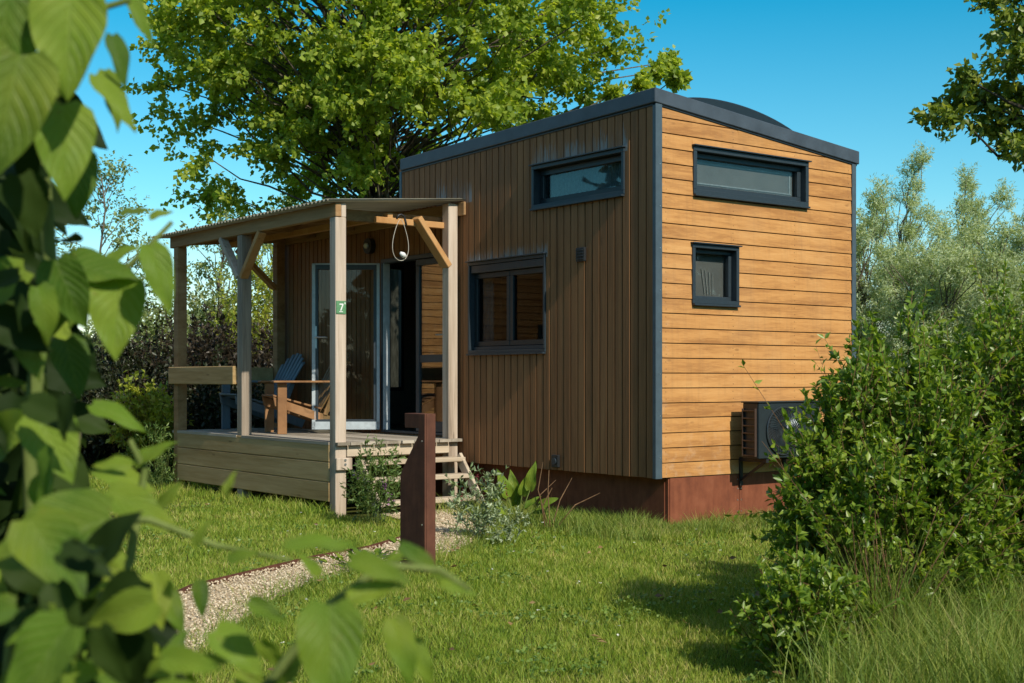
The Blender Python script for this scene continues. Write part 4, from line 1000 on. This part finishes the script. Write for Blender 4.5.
for _ in range(70):
    px, py = rs.uniform(30, 250), rs.uniform(560, 720); L_ = rs.uniform(.03, .06)
    if py < 600 + (px - 60) * .45: continue
    its.append(fl(px, py, rs.uniform(1.0, 1.5), rs.normal(), rs.uniform(-.8, .6), rs.uniform(-.2, .4), L_, L_ * .55, rs.normal() * .4, rs.uniform(.2, .9), .4))
base = at(-40, HY, 1.6); base[2] = 0
for _ in range(60):
    px, py = rs.uniform(10, 165), rs.uniform(540, 710); L_ = rs.uniform(.04, .07)
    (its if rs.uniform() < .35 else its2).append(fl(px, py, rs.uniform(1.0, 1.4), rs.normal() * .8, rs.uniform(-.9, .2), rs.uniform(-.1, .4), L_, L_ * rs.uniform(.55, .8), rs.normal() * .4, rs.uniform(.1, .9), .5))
for px, py, dx, dz, L_ in ((250, 600, .7, -.4, .04), (262, 640, .6, -.8, .05), (228, 560, .8, .3, .03), (320, 575, -.5, .6, .03), (385, 570, .4, .5, .03), (300, 660, -.6, -.6, .05), (410, 640, .5, -.9, .05), (240, 670, .5, -.6, .055), (345, 548, -.8, .2, .03), (195, 545, .4, .8, .028), (225, 495, .3, .9, .025), (160, 505, .6, .6, .03)):
    its.append(fl(px, py, 1.15, dx, dz, .1, L_, L_ * .5, rs.normal() * .4, .4, .6))
def stem(pts, dp): return [at(px, py, dp) for px, py in pts]
g0 = base + np.array([0, 0, -.05])
sts = [([g0, *stem([(40, 660), (30, 430), (50, 260), (40, 120), (75, -10), (90, -120)], 1.5)], .012, .005), ([g0, *stem([(60, 700), (130, 560), (145, 470), (130, 440)], 1.4)], .008, .003),
       ([g0, *stem([(150, 800), (240, 720), (330, 605), (385, 565), (440, 570), (470, 590)], 1.08)], .006, .002), ([g0, *stem([(10, 640), (70, 520), (150, 520), (215, 545), (290, 560)], 1.3)], .006, .002),
       ([g0, *stem([(-30, 600), (-10, 330), (60, 280), (120, 275), (150, 245), (172, 222)], 1.5)], .007, .0025), ([g0, *stem([(-60, 500), (-70, 200), (-20, 60), (60, 20), (130, 0)], 1.35)], .009, .003)]
leafy('climbing_shrub', base, its, M['broad'], 'large blurred heart shaped leaves close to the viewer along the left edge', 'shrub', sts, M['stem_green'])

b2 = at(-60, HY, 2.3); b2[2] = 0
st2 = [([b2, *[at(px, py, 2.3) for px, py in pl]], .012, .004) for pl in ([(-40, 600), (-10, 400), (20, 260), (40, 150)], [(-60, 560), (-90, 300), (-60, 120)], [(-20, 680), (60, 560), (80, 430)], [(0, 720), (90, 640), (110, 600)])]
leafy('painted_shade_shrub', b2, its2, M['broad_shade'], 'leaves coloured dark as shade, among and behind the bright ones along the left edge', 'shrub', st2, M['bark_dark'])  # same foliage as the bright leaves, its shade painted by dark colour
# ------------------------------------------------------------------ grass
def blades(P_, h, w_, rs, lean=.35):
    N = len(P_); a = rs.uniform(0, 2 * math.pi, N); sx = np.stack([np.cos(a), np.sin(a), np.zeros(N)], 1)
    b = rs.uniform(0, 2 * math.pi, N); ld = np.stack([np.cos(b), np.sin(b), np.zeros(N)], 1) * (h * lean * rs.uniform(.2, 1.6, N))[:, None]
    up_ = np.array([0, 0, 1.0]) * h[:, None]; w2 = (w_ * .5)[:, None] * sx
    v = np.stack([P_ - w2, P_ + w2, P_ + up_ * .55 + ld * .35 + w2 * .8, P_ + up_ * .55 + ld * .35 - w2 * .8, P_ + up_ * .98 + ld], 1)
    i = np.arange(N)[:, None] * 5
    return v.reshape(-1, 3), np.concatenate([i + np.array([0, 1, 2]), i + np.array([0, 2, 3]), i + np.array([3, 2, 4])], 0)
rs = np.random.default_rng(31)
def lawn_points(n):
    d = rs.uniform(4.8, 19, n * 3); d = d[rs.uniform(0, 1, len(d)) < np.clip((7.0 / d) ** 1.0, 0, 1)][:n]
    px = np.where(rs.uniform(0, 1, len(d)) < .86, rs.uniform(-60, 1090, len(d)), rs.uniform(-260, 1400, len(d))); p = CAM[None] + d[:, None] * (FW[None] + RT[None] * ((px - 512) / F)[:, None]); p[:, 2] = -.035
    x, y = p[:, 0], p[:, 1]
    ok = ~((x > XE - .2) & (x < .0) & (y > .13)) & ~((x > -6.68) & (x < -2.35) & (y > -1.44)) & (y < 6)
    ip = inside(p[:, :2], poly); ok &= ~ip | (rs.uniform(0, 1, len(p)) < .004)
    return p[ok]
p = lawn_points(450000); n = len(p)
pn = np.array([mnoise.noise((a * .8, b * .8, 1.0)) for a, b in p[:, :2]])
h = (.030 + .024 * pn) * rs.uniform(.4, 1.6, n) + .016
# longer fringe where the mower does not reach
x, y = p[:, 0], p[:, 1]
fr = ((x > -2.3) & (x < .6) & (y > -.45) & (y < .2)) | ((x > -.05) & (x < .35) & (y > -.3)) | ((x > -6.9) & (x < -2.8) & (y > -1.75) & (y < -1.4))
h = np.where(fr, h * rs.uniform(1.2, 2.6, n), h)
V, F_ = blades(p, h, rs.uniform(.003, .006, n) * np.clip(np.linalg.norm(p - CAM, axis=1) / 7, .9, 1.8), rs, .55)
tag(np_mesh('grass', V, F_, M['lawn']), kind='stuff')
# path side fringe and unmown patch
ps = []
for a, b in zip(Rp[:-1], Rp[1:]):
    k = 60; q = rs.uniform(0, 1, (k, 1)); ps.append(np.c_[a + (b - a) * q + rs.normal(size=(k, 2)) * .09, np.full(k, -.03)])
ps = np.concatenate(ps); V1, F1 = blades(ps, rs.uniform(.05, .13, len(ps)), rs.uniform(.003, .006, len(ps)), rs, .7)
# rough strip in front of plinth
q = np.c_[rs.uniform(-2.25, .5, 15000), rs.uniform(-.85, .1, 15000), np.full(15000, -.03)]
q = q[rs.uniform(0, 1, len(q)) < np.clip((q[:, 1] + .85) / .8, .05, 1)]
q3 = np.c_[rs.uniform(.03, .45, 3500), rs.uniform(-.2, 2.2, 3500), np.full(3500, -.03)]; q = np.concatenate([q, q3])
V2, F2 = blades(q, rs.uniform(.06, .17, len(q)) * (1 + .8 * np.array([mnoise.noise((a * 2.5, b * 2.5, 2)) for a, b in q[:, :2]])), rs.uniform(.004, .007, len(q)), rs, .6)
tag(np_mesh('rough_grass', np.concatenate([V1, V2]), np.concatenate([F1, F2 + len(V1)]), M['tall_grass']), kind='stuff')
# tall grass at the lower right
n = 40000; d = rs.uniform(4.7, 6.9, n); px = rs.uniform(790, 1300, n)
p = CAM[None] + d[:, None] * (FW[None] + RT[None] * ((px - 512) / F)[:, None]); p[:, 2] = -.03
dens = np.clip((px - 800) / 120, .05, 1) * (.55 + .9 * np.array([mnoise.noise((a * 2.2, b * 2.2, 9)) for a, b in p[:, :2]])); p = p[rs.uniform(0, 1, n) < dens]; n = len(p)
hh = rs.uniform(.06, .40, n) * rs.uniform(.5, 1.2, n) * (1 + .5 * np.array([mnoise.noise((a * 1.7, b * 1.7, 4)) for a, b in p[:, :2]]))
V, F_ = blades(p, hh, rs.uniform(.003, .006, n), rs, .55)
tag(np_mesh('unmown_grass', V, F_, M['tall_grass']), kind='stuff')
for k, (px, dp, h_, n_, lab) in enumerate([(885, 6.0, .66, 520, 'tall grass clump with dry stems in front of the big bush'), (945, 5.7, .46, 380, 'shorter grass clump right of the tall dry clump'), (845, 5.3, .36, 300, 'grass clump at the left of the tall dry clump'), (1005, 6.2, .52, 380, 'grass clump at the right edge under the bush')]):
    base = at(px, HY, dp); base[2] = -.03; o = empty('grass_clump', base, lab, 'grass clump', 'tall grass clumps by the bush')
    P0 = np.c_[rs.normal(size=(n_, 2)) * .12, np.zeros(n_)]; V, F_ = blades(P0, rs.uniform(.35, 1.1, n_) * h_, rs.uniform(.003, .006, n_), rs, .5); np_mesh('blades', V, F_, M['tall_grass'], o)
    if k == 0:
        mb = MB()
        for _ in range(22):
            a = rs.normal(size=2) * .06; b = a + rs.normal(size=2) * .14; mb.tube([(a[0], a[1], 0), ((a[0] + b[0]) / 2, (a[1] + b[1]) / 2, .35), (b[0], b[1], rs.uniform(.5, .72))], [.004, .003, .0015], 5)
        mb.build('dry_stem', M['twig'], o)
# clover and broad weeds in the lawn
q = lawn_points(60000); k = np.array([mnoise.noise((a * 1.3, b * 1.3, 7)) for a, b in q[:, :2]]); q = q[(k > .1) & (rs.uniform(0, 1, len(k)) < .16)]
q = np.repeat(q, 3, 0) + np.c_[rs.normal(size=(len(q) * 3, 2)) * .006, rs.uniform(.035, .06, len(q) * 3)]
V, F_ = leafset(q, np.c_[rs.normal(size=(len(q), 2)), rs.uniform(.0, .5, len(q))], .022, .9, rs); tag(np_mesh('clover', V, F_, M['clover']), kind='stuff')
q = lawn_points(3000)[:160]; q = np.repeat(q, 1, 0); q[:, 2] = .035
V, F_ = leafset(q, np.c_[rs.normal(size=(len(q), 2)), rs.uniform(-.1, .2, len(q))], .05, .5, rs); tag(np_mesh('fallen_leaves', V, F_, M['dead']), kind='stuff')
# daisies
n = 60; d = rs.uniform(6, 15, n); px = rs.uniform(200, 800, n); p = CAM[None] + d[:, None] * (FW[None] + RT[None] * ((px - 512) / F)[:, None]); p[:, 2] = .055
ok = ~((p[:, 0] > XE) & (p[:, 0] < .1) & (p[:, 1] > -.1)) & ~((p[:, 0] > -6.7) & (p[:, 0] < -2.3) & (p[:, 1] > -1.5)) & ~inside(p[:, :2], poly); p = p[ok]
p = np.repeat(p, 6, 0); V, F_ = leafset(p, np.c_[rs.normal(size=(len(p), 2)), np.full(len(p), .25)], .012, .5, rs)
tag(np_mesh('lawn_daisies', V, F_, M['daisy']), kind='stuff')

# ------------------------------------------------------------------ neighbour cabin that the glass reflects
nb = empty('neighbour_cabin', (-14.0, -7.2, 0), 'neighbouring orange boarded cabin beyond the left edge, seen mirrored in the glass', 'cabin')
mb = MB()
for k in range(24): mb.box(1.96, 1.985, -2.6, 2.9, .3 + .13 * k + .006, .3 + .13 * (k + 1) - .006)
for k in range(24): mb.box(-2, 1.95, 2.9, 2.925, .3 + .13 * k + .006, .3 + .13 * (k + 1) - .006)
mb.build('cladding', M['orange_board'], nb)
MB().box(-2, 1.955, -2.6, 2.895, 0, 3.45).build('wall', M['corten_dark'], nb)
MB().box(-2.1, 2.1, -2.75, 3.05, 3.451, 3.6).build('roof', M['tile'], nb, .01)
f = MB().box(1.9855, 2.01, -1.9, -.9, 1.3, 2.3).build('window', M['frame'], nb, .004)
MB().box(2.0105, 2.014, -1.82, -.98, 1.38, 2.22).build('pane', M['glass'], f)
